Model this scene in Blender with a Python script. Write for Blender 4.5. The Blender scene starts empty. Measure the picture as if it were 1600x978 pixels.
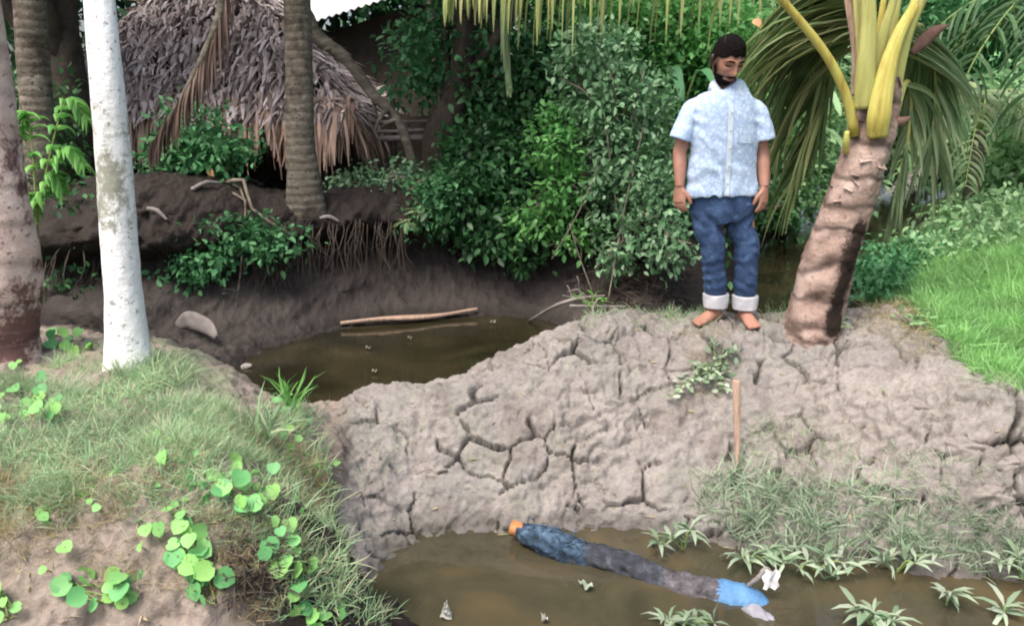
import bpy, math, random
import numpy as np
from mathutils import Vector, Matrix
from mathutils.bvhtree import BVHTree
random.seed(7); RS = np.random.RandomState(11)
R = math.radians
sc = bpy.context.scene
COL = sc.collection
# ------------------------------------------------------------ camera, sky, sun
F, TH, CZ = 1250.0, R(14.5), 1.25
cd = bpy.data.cameras.new('camera'); cam = bpy.data.objects.new('camera', cd); COL.objects.link(cam)
cd.sensor_width = 36; cd.lens = F / 1600 * 36; cd.clip_start = .05; cd.clip_end = 1200
cam.location = (0, 0, CZ); cam.rotation_euler = (R(90) - TH, 0, 0)
sc.camera = cam
w = bpy.data.worlds.new("World"); sc.world = w; w.use_nodes = True
nt = w.node_tree
sky = nt.nodes.new('ShaderNodeTexSky'); sky.sky_type = 'NISHITA'; sky.sun_disc = False
SE, SRZ = 62, 215
sky.sun_elevation = R(SE); sky.sun_rotation = R(SRZ)
sky.air_density = 1.0; sky.dust_density = 6.0; sky.ozone_density = 0.6
bg = nt.nodes['Background']; bg.inputs[1].default_value = 0.15
nt.links.new(sky.outputs[0], bg.inputs[0])
sd = bpy.data.lights.new('sun', 'SUN'); sun = bpy.data.objects.new('sun', sd); COL.objects.link(sun)
sd.energy = 1.5; sd.angle = R(25); sd.color = (1, .96, .9)
sv = Vector((math.sin(R(SRZ)) * math.cos(R(SE)), math.cos(R(SRZ)) * math.cos(R(SE)), math.sin(R(SE))))
sun.rotation_euler = sv.to_track_quat('Z', 'Y').to_euler()
vs = sc.view_settings; vs.view_transform = 'Standard'; vs.look = 'None'; vs.gamma = 1; vs.exposure = 0.88
sc.cycles.use_denoising = True; sc.cycles.max_bounces = 6; sc.cycles.filter_width = 2.0
sc.cycles.diffuse_bounces = 3; sc.cycles.transparent_max_bounces = 8; sc.cycles.sample_clamp_indirect = 4
CT, ST = math.cos(TH), math.sin(TH)
def ray(px, py):
    u, v = (px - 800) / F, (489 - py) / F
    return np.array([u, CT + v * ST, -ST + v * CT])
def at(px, py, Y):
    d = ray(px, py); return np.array([0, 0, CZ]) + d * (Y / d[1])
def atz(px, py, z):
    d = ray(px, py); return np.array([0, 0, CZ]) + d * ((z - CZ) / d[2])
# ------------------------------------------------------------ helpers
def tag(o, label=None, cat=None, group=None, kind=None):
    if label: o['label'] = label
    if cat: o['category'] = cat
    if group: o['group'] = group
    if kind: o['kind'] = kind
    return o
def thing(name, label, cat, loc=(0, 0, 0), group=None, rz=0):
    o = bpy.data.objects.new(name, None); COL.objects.link(o)
    o.location = tuple(float(c) for c in loc); o.rotation_euler = (0, 0, rz); o.empty_display_size = .1
    return tag(o, label, cat, group)
class MB:
    def __init__(s): s.v = []; s.f = []; s.n = 0
    def add(s, v, f):
        v = np.asarray(v, float).reshape(-1, 3); s.v.append(v)
        for q in f: s.f.append(tuple(i + s.n for i in q))
        s.n += len(v); return s
    def build(s, name, mat, parent=None, smooth=True):
        V = np.concatenate(s.v) if s.v else np.zeros((0, 3))
        return mk(name, V, s.f, mat, parent, smooth)
def mk(name, V, faces, mat, parent=None, smooth=True):
    V = np.asarray(V, float)
    if parent is not None:          # V in world space -> the thing's own space
        P = parent; M = Matrix.Identity(4)
        while P is not None:
            M = Matrix.LocRotScale(P.location, P.rotation_euler, P.scale) @ M; P = P.parent
        Mi = np.array(M.inverted()); V = V @ Mi[:3, :3].T + Mi[:3, 3]
    me = bpy.data.meshes.new(name)
    if isinstance(faces, np.ndarray):
        k = faces.shape[1]; nf = len(faces)
        me.vertices.add(len(V)); me.vertices.foreach_set('co', V.ravel())
        me.loops.add(nf * k); me.loops.foreach_set('vertex_index', faces.ravel().astype(np.int32))
        me.polygons.add(nf); me.polygons.foreach_set('loop_start', np.arange(0, nf * k, k, dtype=np.int32))
        me.update(calc_edges=True)
    else:
        me.from_pydata([tuple(p) for p in V], [], faces)
    if smooth: me.polygons.foreach_set('use_smooth', np.ones(len(me.polygons), bool))
    me.update()
    if mat: me.materials.append(mat)
    o = bpy.data.objects.new(name, me); COL.objects.link(o)
    if parent is not None: o.parent = parent
    return o
def catmull(P, n):
    P = np.asarray(P, float); Q = np.vstack([2 * P[0] - P[1], P, 2 * P[-1] - P[-2]])
    out = []
    for s in np.linspace(0, len(P) - 1, n):
        i = min(int(s), len(P) - 2); t = s - i; a, b, c, d = Q[i], Q[i + 1], Q[i + 2], Q[i + 3]
        out.append(.5 * (2 * b + (c - a) * t + (2 * a - 5 * b + 4 * c - d) * t * t + (3 * b - a - 3 * c + d) * t ** 3))
    return np.array(out)
def lerpr(r, n):
    r = np.asarray(r, float); x = np.linspace(0, len(r) - 1, n); i = np.clip(x.astype(int), 0, len(r) - 2); t = x - i
    return (r[i].T * (1 - t) + r[i + 1].T * t).T
def loft(P, rad, seg=14, n=None, ref=(0, 1, 0), cap=True, cav=0, mb=None, rf=None):
    """tube along P; rad scalar or (a,b) half axes; rf(i,ang)->radius factor"""
    P = np.asarray(P, float); rad = np.asarray(rad, float)
    if rad.ndim == 1: rad = np.stack([rad, rad], 1)
    if n: P = catmull(P, n); rad = lerpr(rad, n)
    m = len(P); T = np.gradient(P, axis=0); T /= np.linalg.norm(T, axis=1)[:, None] + 1e-9
    up = np.array(ref, float)
    A = np.cross(T, up); bad = np.linalg.norm(A, axis=1) < .15
    A[bad] = np.cross(T[bad], np.array([1., .1, .2])); A /= np.linalg.norm(A, axis=1)[:, None]
    B = np.cross(A, T)
    ang = np.linspace(0, 2 * math.pi, seg, endpoint=False)
    V = []
    for i in range(m):
        k = np.array([rf(i, a) for a in ang]) if rf else np.ones(seg)
        V.append(P[i] + (np.cos(ang) * rad[i, 0] * k)[:, None] * A[i] + (np.sin(ang) * rad[i, 1] * k)[:, None] * B[i])
    if cav:     # hollow end: inner wall going back in
        for back, sh in ((0, .012), (cav, .02)):
            V.append(P[-1] - T[-1] * back + (np.cos(ang) * max(rad[-1, 0] - sh, .004))[:, None] * A[-1] + (np.sin(ang) * max(rad[-1, 1] - sh, .004))[:, None] * B[-1])
        m += 2
    V = np.concatenate(V); F_ = []
    for i in range(m - 1):
        for j in range(seg):
            k = (j + 1) % seg; F_.append((i * seg + j, i * seg + k, (i + 1) * seg + k, (i + 1) * seg + j))
    if cap:
        V = np.vstack([V, V[:seg].mean(0), V[-seg:].mean(0)]); a, b = len(V) - 2, len(V) - 1
        for j in range(seg):
            k = (j + 1) % seg; F_.append((a, k, j)); F_.append((b, (m - 1) * seg + j, (m - 1) * seg + k))
    if mb is not None: mb.add(V, F_); return mb
    return V, F_
def box(mb, c, s, rz=0, rx=0, ry=0):
    V = np.array([[x, y, z] for x in (-.5, .5) for y in (-.5, .5) for z in (-.5, .5)]) * np.array(s)
    M = np.array(Matrix.Rotation(rz, 3, 'Z') @ Matrix.Rotation(ry, 3, 'Y') @ Matrix.Rotation(rx, 3, 'X'))
    mb.add(V @ M.T + np.array(c), [(0, 1, 3, 2), (4, 6, 7, 5), (0, 4, 5, 1), (2, 3, 7, 6), (0, 2, 6, 4), (1, 5, 7, 3)])
def remesh(o, vox, smooth=3):
    m = o.modifiers.new('r', 'REMESH'); m.mode = 'VOXEL'; m.voxel_size = vox
    if smooth: s = o.modifiers.new('s', 'SMOOTH'); s.iterations = smooth; s.factor = .5
    dg = bpy.context.evaluated_depsgraph_get(); dg.update()
    me = bpy.data.meshes.new_from_object(o.evaluated_get(dg)); o.modifiers.clear()
    old = o.data; o.data = me; bpy.data.meshes.remove(old)
    me.polygons.foreach_set('use_smooth', np.ones(len(me.polygons), bool)); me.update()
    return o
def getv(o):
    a = np.empty(len(o.data.vertices) * 3); o.data.vertices.foreach_get('co', a); return a.reshape(-1, 3)
def getn(o):
    a = np.empty(len(o.data.vertices) * 3); o.data.vertices.foreach_get('normal', a); return a.reshape(-1, 3)
def setv(o, V): o.data.vertices.foreach_set('co', V.ravel()); o.data.update()
# noise
_perm = RS.permutation(512)
def _h(ix, iy, k=0):
    return _perm[(_perm[(ix + k * 17) & 511] + iy) & 511] / 511.0
def vnoise(x, y, k=0):
    ix = np.floor(x).astype(int); iy = np.floor(y).astype(int); fx = x - ix; fy = y - iy
    fx = fx * fx * (3 - 2 * fx); fy = fy * fy * (3 - 2 * fy)
    a = _h(ix, iy, k); b = _h(ix + 1, iy, k); c = _h(ix, iy + 1, k); d = _h(ix + 1, iy + 1, k)
    return (a * (1 - fx) + b * fx) * (1 - fy) + (c * (1 - fx) + d * fx) * fy
def fbm(x, y, o=4, k=0):
    s = 0; a = .5
    for i in range(o): s = s + a * (vnoise(x, y, k + i) - .5); x = x * 2.03 + 5.1; y = y * 2.03 + 1.7; a *= .5
    return s * 2
def voro(x, y, k=0):
    ix = np.floor(x).astype(int); iy = np.floor(y).astype(int)
    d1 = np.full(x.shape, 9.); cid = np.zeros(x.shape); best = [None, None]
    bx = np.zeros(x.shape); by = np.zeros(x.shape)
    pts = []
    for dx in (-1, 0, 1):
        for dy in (-1, 0, 1):
            cx = ix + dx; cy = iy + dy; px = cx + .1 + .8 * _h(cx, cy, k + 1); py = cy + .1 + .8 * _h(cx, cy, k + 2)
            d = (px - x) ** 2 + (py - y) ** 2; pts.append((px, py, d)); m = d < d1
            d1 = np.where(m, d, d1); cid = np.where(m, _h(cx, cy, k + 3), cid); bx = np.where(m, px, bx); by = np.where(m, py, by)
    e = np.full(x.shape, 9.)
    for px, py, d in pts:
        L = np.hypot(px - bx, py - by); ok = L > 1e-6
        v = (d - d1) / (2 * np.where(ok, L, 1)); e = np.where(ok & (v < e), v, e)
    return e, np.sqrt(d1), cid
def sst(x, a, b):
    t = np.clip((x - a) / (b - a), 0, 1); return t * t * (3 - 2 * t)
# ------------------------------------------------------------ materials
def newmat(name):
    m = bpy.data.materials.new(name); m.use_nodes = True; t = m.node_tree
    return m, t, t.nodes['Principled BSDF']
def N(t, ty, **k):
    n = t.nodes.new(ty)
    for a, b in k.items():
        if a in n.inputs: n.inputs[a].default_value = b
        else: setattr(n, a, b)
    return n
def ramp(t, fac, stops):
    r = t.nodes.new('ShaderNodeValToRGB'); e = r.color_ramp.elements
    while len(e) < len(stops): e.new(.5)
    for i, (p, c) in enumerate(stops): e[i].position = p; e[i].color = (*c, 1)
    t.links.new(fac, r.inputs[0]); return r.outputs[0]
def nmat(name, stops, scale=8, rough=.85, bump=.3, bscale=None, stretch=(1, 1, 1), detail=6, dist=.02, spec=.3, sheen=0):
    m, t, p = newmat(name); tc = N(t, 'ShaderNodeTexCoord'); mp = N(t, 'ShaderNodeMapping'); mp.inputs['Scale'].default_value = stretch
    t.links.new(tc.outputs['Object'], mp.inputs[0])
    n = N(t, 'ShaderNodeTexNoise', Scale=scale, Detail=detail, Roughness=.65); t.links.new(mp.outputs[0], n.inputs[0])
    c = ramp(t, n.outputs[0], stops); t.links.new(c, p.inputs['Base Color'])
    n2 = N(t, 'ShaderNodeTexNoise', Scale=bscale or scale * 3, Detail=8, Roughness=.7); t.links.new(mp.outputs[0], n2.inputs[0])
    b = N(t, 'ShaderNodeBump', Strength=bump, Distance=dist); t.links.new(n2.outputs[0], b.inputs['Height']); t.links.new(b.outputs[0], p.inputs['Normal'])
    p.inputs['Roughness'].default_value = rough; p.inputs['Specular IOR Level'].default_value = spec
    return m
def leafmat(name, cols, trans=.3, rough=.5, spec=.35):
    m, t, p = newmat(name); g = N(t, 'ShaderNodeNewGeometry')
    n = len(cols); c = ramp(t, g.outputs['Random Per Island'], [(i / max(1, n - 1), cols[i]) for i in range(n)])
    tc = N(t, 'ShaderNodeTexCoord'); no = N(t, 'ShaderNodeTexNoise', Scale=2.5, Detail=2); t.links.new(tc.outputs['Object'], no.inputs[0])
    hs = N(t, 'ShaderNodeHueSaturation'); mr = N(t, 'ShaderNodeMapRange'); mr.inputs[1].default_value = .3; mr.inputs[2].default_value = .7
    mr.inputs[3].default_value = .75; mr.inputs[4].default_value = 1.25
    t.links.new(no.outputs[0], mr.inputs[0]); t.links.new(mr.outputs[0], hs.inputs['Value']); t.links.new(c, hs.inputs['Color'])
    t.links.new(hs.outputs[0], p.inputs['Base Color']); p.inputs['Roughness'].default_value = rough; p.inputs['Specular IOR Level'].default_value = spec
    tr = N(t, 'ShaderNodeBsdfTranslucent'); t.links.new(hs.outputs[0], tr.inputs[0])
    mx = N(t, 'ShaderNodeMixShader'); mx.inputs[0].default_value = trans
    t.links.new(p.outputs[0], mx.inputs[1]); t.links.new(tr.outputs[0], mx.inputs[2]); t.links.new(mx.outputs[0], t.nodes['Material Output'].inputs[0])
    return m
M = {}
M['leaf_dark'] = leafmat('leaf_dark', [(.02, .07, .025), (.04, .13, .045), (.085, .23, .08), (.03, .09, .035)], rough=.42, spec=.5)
M['leaf_mid'] = leafmat('leaf_mid', [(.045, .16, .06), (.08, .25, .10), (.14, .35, .15), (.055, .18, .07)])
M['leaf_grey'] = leafmat('leaf_grey', [(.07, .18, .075), (.14, .29, .14), (.28, .44, .27), (.09, .21, .09)], rough=.45)
M['leaf_bright'] = leafmat('leaf_bright', [(.12, .34, .08), (.18, .44, .11), (.27, .55, .15), (.13, .37, .09)], trans=.4)
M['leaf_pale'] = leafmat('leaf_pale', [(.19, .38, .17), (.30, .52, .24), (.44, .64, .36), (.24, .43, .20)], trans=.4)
M['leaf_heart'] = leafmat('leaf_heart', [(.12, .38, .13), (.19, .50, .19), (.30, .58, .16), (.14, .42, .17)], trans=.35)
M['grass_green'] = leafmat('grass_green', [(.20, .42, .14), (.28, .55, .18), (.38, .66, .25), (.30, .54, .24)], trans=.45)
M['leaf_fresh'] = leafmat('leaf_fresh', [(.07, .23, .07), (.12, .33, .09), (.20, .47, .14), (.08, .25, .07)], trans=.4)
M['grass_bank'] = leafmat('grass_bank', [(.20, .36, .17), (.30, .48, .26), (.40, .54, .32), (.46, .44, .29), (.30, .50, .29)], trans=.35)
M['grass_dry'] = leafmat('grass_dry', [(.40, .32, .18), (.50, .41, .25), (.28, .30, .13), (.33, .24, .14)], trans=.3)
M['weed'] = leafmat('weed', [(.17, .27, .15), (.28, .38, .25), (.42, .49, .37), (.33, .42, .28)], trans=.3)
M['palm_olive'] = leafmat('palm_olive', [(.07, .13, .04), (.13, .20, .07), (.22, .27, .11), (.16, .17, .07)], trans=.3)
M['palm_yellow'] = leafmat('palm_yellow', [(.36, .40, .14), (.28, .36, .13), (.44, .44, .20), (.20, .28, .10)], trans=.4)
M['palm_dark'] = leafmat('palm_dark', [(.03, .08, .03), (.06, .13, .05), (.09, .17, .07)], trans=.25)
M['palm_pale'] = leafmat('palm_pale', [(.18, .30, .15), (.28, .38, .20), (.36, .42, .24)], trans=.35)
M['dead_frond'] = leafmat('dead_frond', [(.13, .085, .065), (.22, .15, .12), (.09, .06, .05), (.27, .20, .17)], trans=.1, rough=.8)
M['thatch'] = leafmat('thatch', [(.36, .29, .27), (.60, .52, .51), (.18, .13, .12), (.46, .38, .37), (.72, .64, .64)], trans=.03, rough=.8)
M['thatch_eave'] = leafmat('thatch_eave', [(.48, .33, .25), (.64, .47, .38), (.26, .17, .13), (.42, .30, .24)], trans=.08, rough=.8)
M['petiole'] = nmat('petiole', [(.30, (.26, .16, .06)), (.43, (.42, .35, .08)), (.58, (.50, .47, .13)), (.72, (.36, .40, .11))], 9, .5, .25, 40, (1.6, 1.6, .16), spec=.25)
M['petiole_green'] = nmat('petiole_green', [(.32, (.26, .20, .09)), (.48, (.40, .40, .13)), (.62, (.48, .48, .18)), (.8, (.38, .40, .12))], 9, .5, .25, 40, (1.6, 1.6, .16))
M['bark_grey'] = nmat('bark_grey', [(.3, (.05, .045, .035)), (.5, (.13, .115, .09)), (.7, (.26, .24, .19))], 6, .9, .6, 22, (1, 1, 3))
M['bark_dark'] = nmat('bark_dark', [(.3, (.025, .02, .015)), (.6, (.07, .055, .045)), (.8, (.13, .11, .09))], 7, .9, .7, 25)
M['twig'] = nmat('twig', [(.3, (.10, .08, .06)), (.7, (.28, .24, .19))], 9, .9, .4)
M['stem_green'] = nmat('stem_green', [(.3, (.14, .24, .06)), (.7, (.30, .36, .13))], 9, .6, .2)
M['wood_raw'] = nmat('wood_raw', [(.32, (.34, .22, .16)), (.5, (.52, .36, .27)), (.7, (.64, .46, .36))], 7, .8, .6, 30, (8, 8, 1))
M['wood_grey'] = nmat('wood_grey', [(.3, (.14, .12, .11)), (.7, (.34, .31, .29))], 5, .85, .4, 30)
M['wall_mud'] = nmat('wall_mud', [(.3, (.10, .075, .06)), (.6, (.19, .15, .125)), (.8, (.13, .10, .085))], 4, .95, .4)
M['wall_dark'] = nmat('wall_dark', [(.3, (.03, .025, .02)), (.7, (.07, .06, .05))], 4, .9, .3)
M['rootm'] = nmat('root', [(.3, (.03, .024, .02)), (.6, (.09, .072, .058)), (.8, (.17, .14, .11))], 8, .9, .4)
M['stone'] = nmat('stone', [(.3, (.22, .20, .18)), (.7, (.45, .42, .38))], 8, .9, .5)
M['dead_leaf'] = nmat('dead_leaf', [(.3, (.45, .18, .08)), (.7, (.60, .33, .18))], 8, .7, .2)
M['scrap'] = nmat('scrap', [(.3, (.28, .28, .24)), (.7, (.45, .45, .40))], 8, .6, .2)
M['plastic_white'] = nmat('plastic_white', [(.3, (.6, .6, .58)), (.7, (.8, .8, .8))], 8, .4, .2)
M['tin'] = nmat('tin', [(.3, (.55, .57, .62)), (.6, (.72, .74, .78)), (.8, (.62, .62, .63))], 2, .45, .05)
# ------------------------------------------------------------ terrain
CP = [(-1.96,3.9,0),(-2.6,3.9,.02),(-2.6,4.3,0),(-2.4,4.6,-.1),(-3.3,4.6,0),(-2.6,5.0,-.18),(-2.75,5.5,-.15),(-3.5,5.6,-.05),
(-3.5,6.15,.5),(-2.65,6.1,.45),(-2.0,4.35,-.05),(-1.6,4.15,-.12),(-1.36,4.03,-.2),(-1.2,3.95,-.27),(-2.15,4.8,-.25),(-1.92,5.0,-.5),(-1.5,4.55,-.55),(-1.25,4.4,-.55),
(-1.03,4.33,-.4),(-.62,4.42,-.33),(-1.0,3.79,-.32),(-1.05,4.1,-.34),(-.1,4.52,-.22),(.15,4.58,-.1),(.38,4.63,0),(.85,4.63,.0),(1.3,4.62,0),(1.6,4.6,0),(1.82,4.6,0),
(-1.0,4.62,-.62),(-.5,4.75,-.65),(0,4.85,-.6),(-1.3,4.8,-.75),(-1.5,5.2,-.7),(-.8,5.1,-.75),(-.3,5.4,-.75),(.1,5.8,-.7),(-1,5.9,-.68),(.3,5.3,-.68),
(-1.95,5.3,-.49),(-1.88,5.62,-.49),(-1.5,6.15,-.49),(-1.08,6.5,-.49),(-.5,6.7,-.49),(.1,6.65,-.49),(.42,6.45,-.48),(.6,6.0,-.48),(.72,5.5,-.48),
(1.0,5.75,-.3),(1.0,6.1,0),(1.0,6.4,.3),(1.0,7,.4),(.45,4.9,-.1),(.5,5.15,-.35),(1.3,4.95,-.06),(1.3,5.3,-.35),(1.9,4.95,-.04),(1.9,5.35,-.4),
(1.9,6,-.75),(2.4,7,-.75),(2.5,6.2,-.7),(3,8.2,-.75),(3.9,10,-.75),(5.5,13,-.75),(8.5,19,-.75),(1.4,6,-.42),(1.75,7,-.42),(2.3,8.5,-.42),(3,10,-.4),(4,12.6,-.4),(6,17.5,-.4),(9.5,25,-.3),
(1.35,7.2,.3),(1.8,8.8,.3),(2.3,10.3,.3),(3,13,.4),(4.5,18,.5),(2.45,5.4,-.3),(2.24,4.5,.07),(2.79,4.98,-.02),(3.2,4.84,.12),(3.1,6.9,-.38),(2.8,6.2,-.36),
(3.8,8.2,-.42),(5,10.2,-.42),(7,13.2,-.42),(11,20,-.35),(3.6,6.3,-.02),(4.3,7.2,.2),(5.6,9,.25),(8.5,12,.35),(14,18,.5),
(2.3,4.13,0),(2.27,3.68,-.08),(2.4,3.48,-.15),(2.8,3.9,-.18),(2.8,3.55,-.25),(3.4,3.4,-.1),(3.2,4.2,.0),(4,4,.25),(5,6,.5),(1.86,3.62,-.35),(2.05,3.36,-.55),(2.6,3.25,-.55),
(-.335,3.87,-.55),(.34,4.0,-.35),(1.02,4.0,-.35),(.98,3.74,-.6),(1.65,3.9,-.28),(0.9,4.3,-.12),(1.4,4.3,-.1),(-.6,3.85,-.5),(-.75,3.5,-.62),
(-.59,3.29,-.8),(0,3.58,-.8),(.6,3.62,-.8),(1.2,3.38,-.8),(1.75,3.26,-.8),(2.3,3.19,-.8),(2.9,3.0,-.8),
(-.3,3.0,-.95),(.5,3.2,-1.05),(1.2,2.9,-1.05),(2,2.8,-1.05),(.4,2.4,-1.1),(2,2.2,-1.1),(-.25,2.72,-.85),(-.45,2.62,-.72),(.1,2.6,-1),
(0,1.2,-.6),(1,1.2,-.7),(0,0,-.3),(3,1,-.5),(-.66,3.04,-.74),(-.83,3.28,-.45),(-.82,2.67,-.15),(-.62,2.75,-.45),
(-1.45,2.79,0),(-2.1,2.9,.02),(-2.1,2.4,0),(-1.25,2.42,-.03),(-1.22,2.21,-.35),(-1.9,2.15,-.35),(-.85,2.42,-.25),(-.7,2.25,-.55),(-1.2,1.95,-.7),(-2,1.9,-.7),(-3,2.1,-.3),(-3.2,3,.05),(-4,4,.1),(-1.3,3.3,-.05),(-1.1,3.5,-.2),
(-2.35,5.75,-.2),(-1.9,5.95,-.3),(-1.4,6.45,-.3),(-.9,6.8,-.3),(-.4,7.0,-.2),(.1,7.0,-.3),(.5,6.8,-.25),
(-2.1,6.35,.36),(-1.5,6.8,.33),(-.9,7.15,.35),(-.4,7.4,.35),(.2,7.4,.35),(.6,7.2,.35),
(-4,7,.5),(-3,7.5,.42),(-2,7.5,.4),(-1,8,.4),(0,8.5,.4),(-6,6,.5),(-3,9,.45),(0,10,.45),(-6,10,.5),(-8,4,.3),
(0,25,.6),(-15,25,.7),(-15,5,.5),(20,8,.8),(24,25,.8),(0,-3,-.3),(-6,-2,-.2),(6,-2,-.2),(8,2,.2),(5,3,.1)]
CP = np.array(CP, float); CX = CP[:, :2]
def _U(d2): return .5 * d2 * np.log(d2 + 1e-9)
_K = _U(((CX[:, None] - CX[None]) ** 2).sum(-1)) + np.eye(len(CP)) * .0008
_P = np.hstack([np.ones((len(CP), 1)), CX]); _A = np.block([[_K, _P], [_P.T, np.zeros((3, 3))]])
_W = np.linalg.solve(_A, np.concatenate([CP[:, 2], np.zeros(3)]))
def hbase(x, y):
    x = np.asarray(x, float); y = np.asarray(y, float); s = x.shape; x = x.ravel(); y = y.ravel(); out = np.empty(len(x))
    for i in range(0, len(x), 20000):
        X = np.stack([x[i:i + 20000], y[i:i + 20000]], 1)
        out[i:i + 20000] = _U(((X[:, None] - CX[None]) ** 2).sum(-1)) @ _W[:-3] + _W[-3] + X @ _W[-2:]
    g = 1.15 * np.exp(-((x - 1.28) / .26) ** 4 - ((y - 4.50) / .20) ** 4); g = np.clip(g, 0, 1); out = out * (1 - g) + .0 * g
    out = np.clip(out, -1.2, 1.0); r = np.hypot(x, y - 8); k = sst(r, 16, 26)
    return (out * (1 - k) + .6 * k).reshape(s)
def damask(x, y):
    edge = -.88 + .25 * sst(3.5 - y, 0, .8) - .12 * sst(y, 3.7, 4.2)
    m = sst(x, edge, edge + .12)
    m = m * sst(y, 2.9, 3.1) * (1 - sst(y, 4.75, 5.0))
    lim = 2.62 + .10 * np.sin(y * 9)                   # mud ends at the grass on the right
    back = 4.85 - 1.15 * sst(x, 2.15, 2.55)
    return m * (1 - sst(x, lim, lim + .2) * sst(y, 3.3, 3.5)) * (1 - sst(y, back, back + .15) * sst(x, 2.0, 2.2))
def detail(x, y, h):
    wx = x + .16 * fbm(x * 3.1, y * 3.1, 3, 40) + .03 * fbm(x * 14, y * 14, 2, 41); wy = y + .16 * fbm(x * 3.1 + 9, y * 3.1, 3, 42) + .03 * fbm(x * 14 + 5, y * 14, 2, 43)
    dm = damask(x, y)
    sy = wy + .62 * h; fy = y + .62 * h
    e1, d1, c1 = voro(wx * 4.6, sy * 4.3, 5); e2, d2, c2 = voro(wx * 10.5, sy * 10.5, 9); e3, d3, c3 = voro(wx * 22, sy * 22, 13)
    k1 = sst(fbm(x * 4.2, fy * 4.2, 3, 50), -.12, .04); k2 = sst(fbm(x * 3.0 + 4, y * 3, 3, 54), -.02, .28); k3 = sst(fbm(x * 4 + 4, y * 4, 2, 58), .0, .5)
    wd = .004 + .015 * vnoise(x * 6, fy * 6, 7) ** 2
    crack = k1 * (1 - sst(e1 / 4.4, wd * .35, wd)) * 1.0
    crack2 = k2 * (1 - sst(e2 / 10.5, .002, .009))
    lump = .045 * (c1 - .5) + .040 * (1 - np.clip(d1, 0, 1) ** 2) + .022 * (c2 - .5) * k2 + .014 * np.sqrt(np.clip(e2, 0, .5)) * 1.2 + k3 * .010 * np.sqrt(np.clip(e3, 0, .5))
    big = sst(x, 1.2, 2.2)
    z = dm * ((lump - .03) * (.28 + .45 * big) - .085 * crack - .028 * crack2 + .036 * fbm(x * 6, fy * 6, 4, 20) + .026 * fbm(x * 24, fy * 24, 4, 25) + .030 * np.abs(fbm(x * 9, fy * 9, 3, 27)))
    o = 1 - dm
    nearw = np.clip(1 - np.abs(y - 5) / 12, 0, 1)
    e4, d4, c4 = voro(wx * 5.5, wy * 5.5, 21)
    z = z + o * (.06 * fbm(x * 1.7, y * 1.7, 3, 30) + .035 * fbm(x * 7, y * 7, 4, 33) + .014 * (np.sqrt(np.clip(e4, 0, .5))) + .034 * fbm(x * 16, (y + .7 * h) * 16, 4, 37) + .02 * (1 - sst(h, -.2, 0)) * (y < 4) * np.sqrt(np.clip(e2, 0, .5)))
    wet = 1 - sst(h, -.95, -.78) * 1.0
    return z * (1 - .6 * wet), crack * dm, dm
def gaxis(a, b, step, lo, hi):
    c = list(np.arange(a, b + 1e-6, step)); s = step
    x = a; l = []
    while x > lo: s *= 1.12; x -= s; l.append(x)
    s = step; x = b; r = []
    while x < hi: s *= 1.12; x += s; r.append(x)
    return np.array(l[::-1] + c + r)
gx = gaxis(-2.9, 3.0, .0085, -400, 400)
ya = gaxis(2.1, 5.1, .0085, -200, 5.05); ya = ya[ya <= 5.1]
yb = [5.1]
while yb[-1] < 8.2: yb.append(yb[-1] + .014)
s_ = .02
while yb[-1] < 600: s_ *= 1.1; yb.append(yb[-1] + s_)
gy = np.concatenate([ya, yb[1:]])
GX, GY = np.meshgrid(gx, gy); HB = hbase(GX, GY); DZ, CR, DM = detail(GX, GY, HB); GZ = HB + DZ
nx, ny = len(gx), len(gy)
idx = np.arange(nx * ny).reshape(ny, nx)
fc = np.stack([idx[:-1, :-1], idx[:-1, 1:], idx[1:, 1:], idx[1:, :-1]], -1).reshape(-1, 4)
# soil colours by kind of ground
def mixc(a, b, k): return a * (1 - k[..., None]) + b * k[..., None]
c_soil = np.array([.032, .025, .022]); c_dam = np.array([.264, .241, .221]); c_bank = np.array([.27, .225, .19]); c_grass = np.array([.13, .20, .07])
n1 = fbm(GX * 2.2, GY * 2.2, 4, 60); n2 = fbm(GX * 9, GY * 9, 3, 66)
C = np.broadcast_to(c_soil, GX.shape + (3,)).copy()
left = (1 - sst(GX, -1.0, -.75)) * (1 - sst(GY, 4.45, 4.8)); C = mixc(C, c_bank, left)
C = mixc(C, np.array([.15, .22, .11]), left * sst(GZ, -.12, -.04) * sst(n1 + n2 * .4, -.12, .2) * .55)
C = mixc(C, np.array([.20, .175, .16]), (1 - left) * sst(GY, 6.7, 7.6) * (1 - sst(GY, 9, 10)) * (GX < -.5) * sst(n1, -.2, .3) * .7)
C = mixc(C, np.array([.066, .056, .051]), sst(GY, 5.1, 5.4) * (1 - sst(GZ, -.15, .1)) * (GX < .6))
rt = sst(GX, 2.2, 2.6) * sst(GX - GY * .36, .55, .9); C = mixc(C, c_grass, np.clip(rt, 0, 1) * (GZ > -.42))
C = mixc(C, c_dam, DM)
cl = c_dam * np.array([.80, .84, .86]); C = mixc(C, cl, DM * sst(n1, -.05, .3) * .6); C = mixc(C, np.array([.15, .125, .11]), DM * sst(fbm(GX * 5 + 3, GY * 5, 4, 68), .08, .35) * .45); C = mixc(C, np.array([.33, .30, .275]), DM * sst(fbm(GX * 4 + 13, GY * 4, 4, 69), .10, .30) * .5)
lg = sst(n2 + n1 * .5, .1, .4) * DM * .25; C = mixc(C, np.array([.23, .235, .18]), lg)
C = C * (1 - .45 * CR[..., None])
wet = (1 - sst(GZ, -.78, -.70)) * (GY < 4.4); wet2 = (1 - sst(GZ, -.48, -.40)) * (GY > 4.4)
C = C * (1 - .45 * np.clip(wet + wet2, 0, 1)[..., None])
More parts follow.
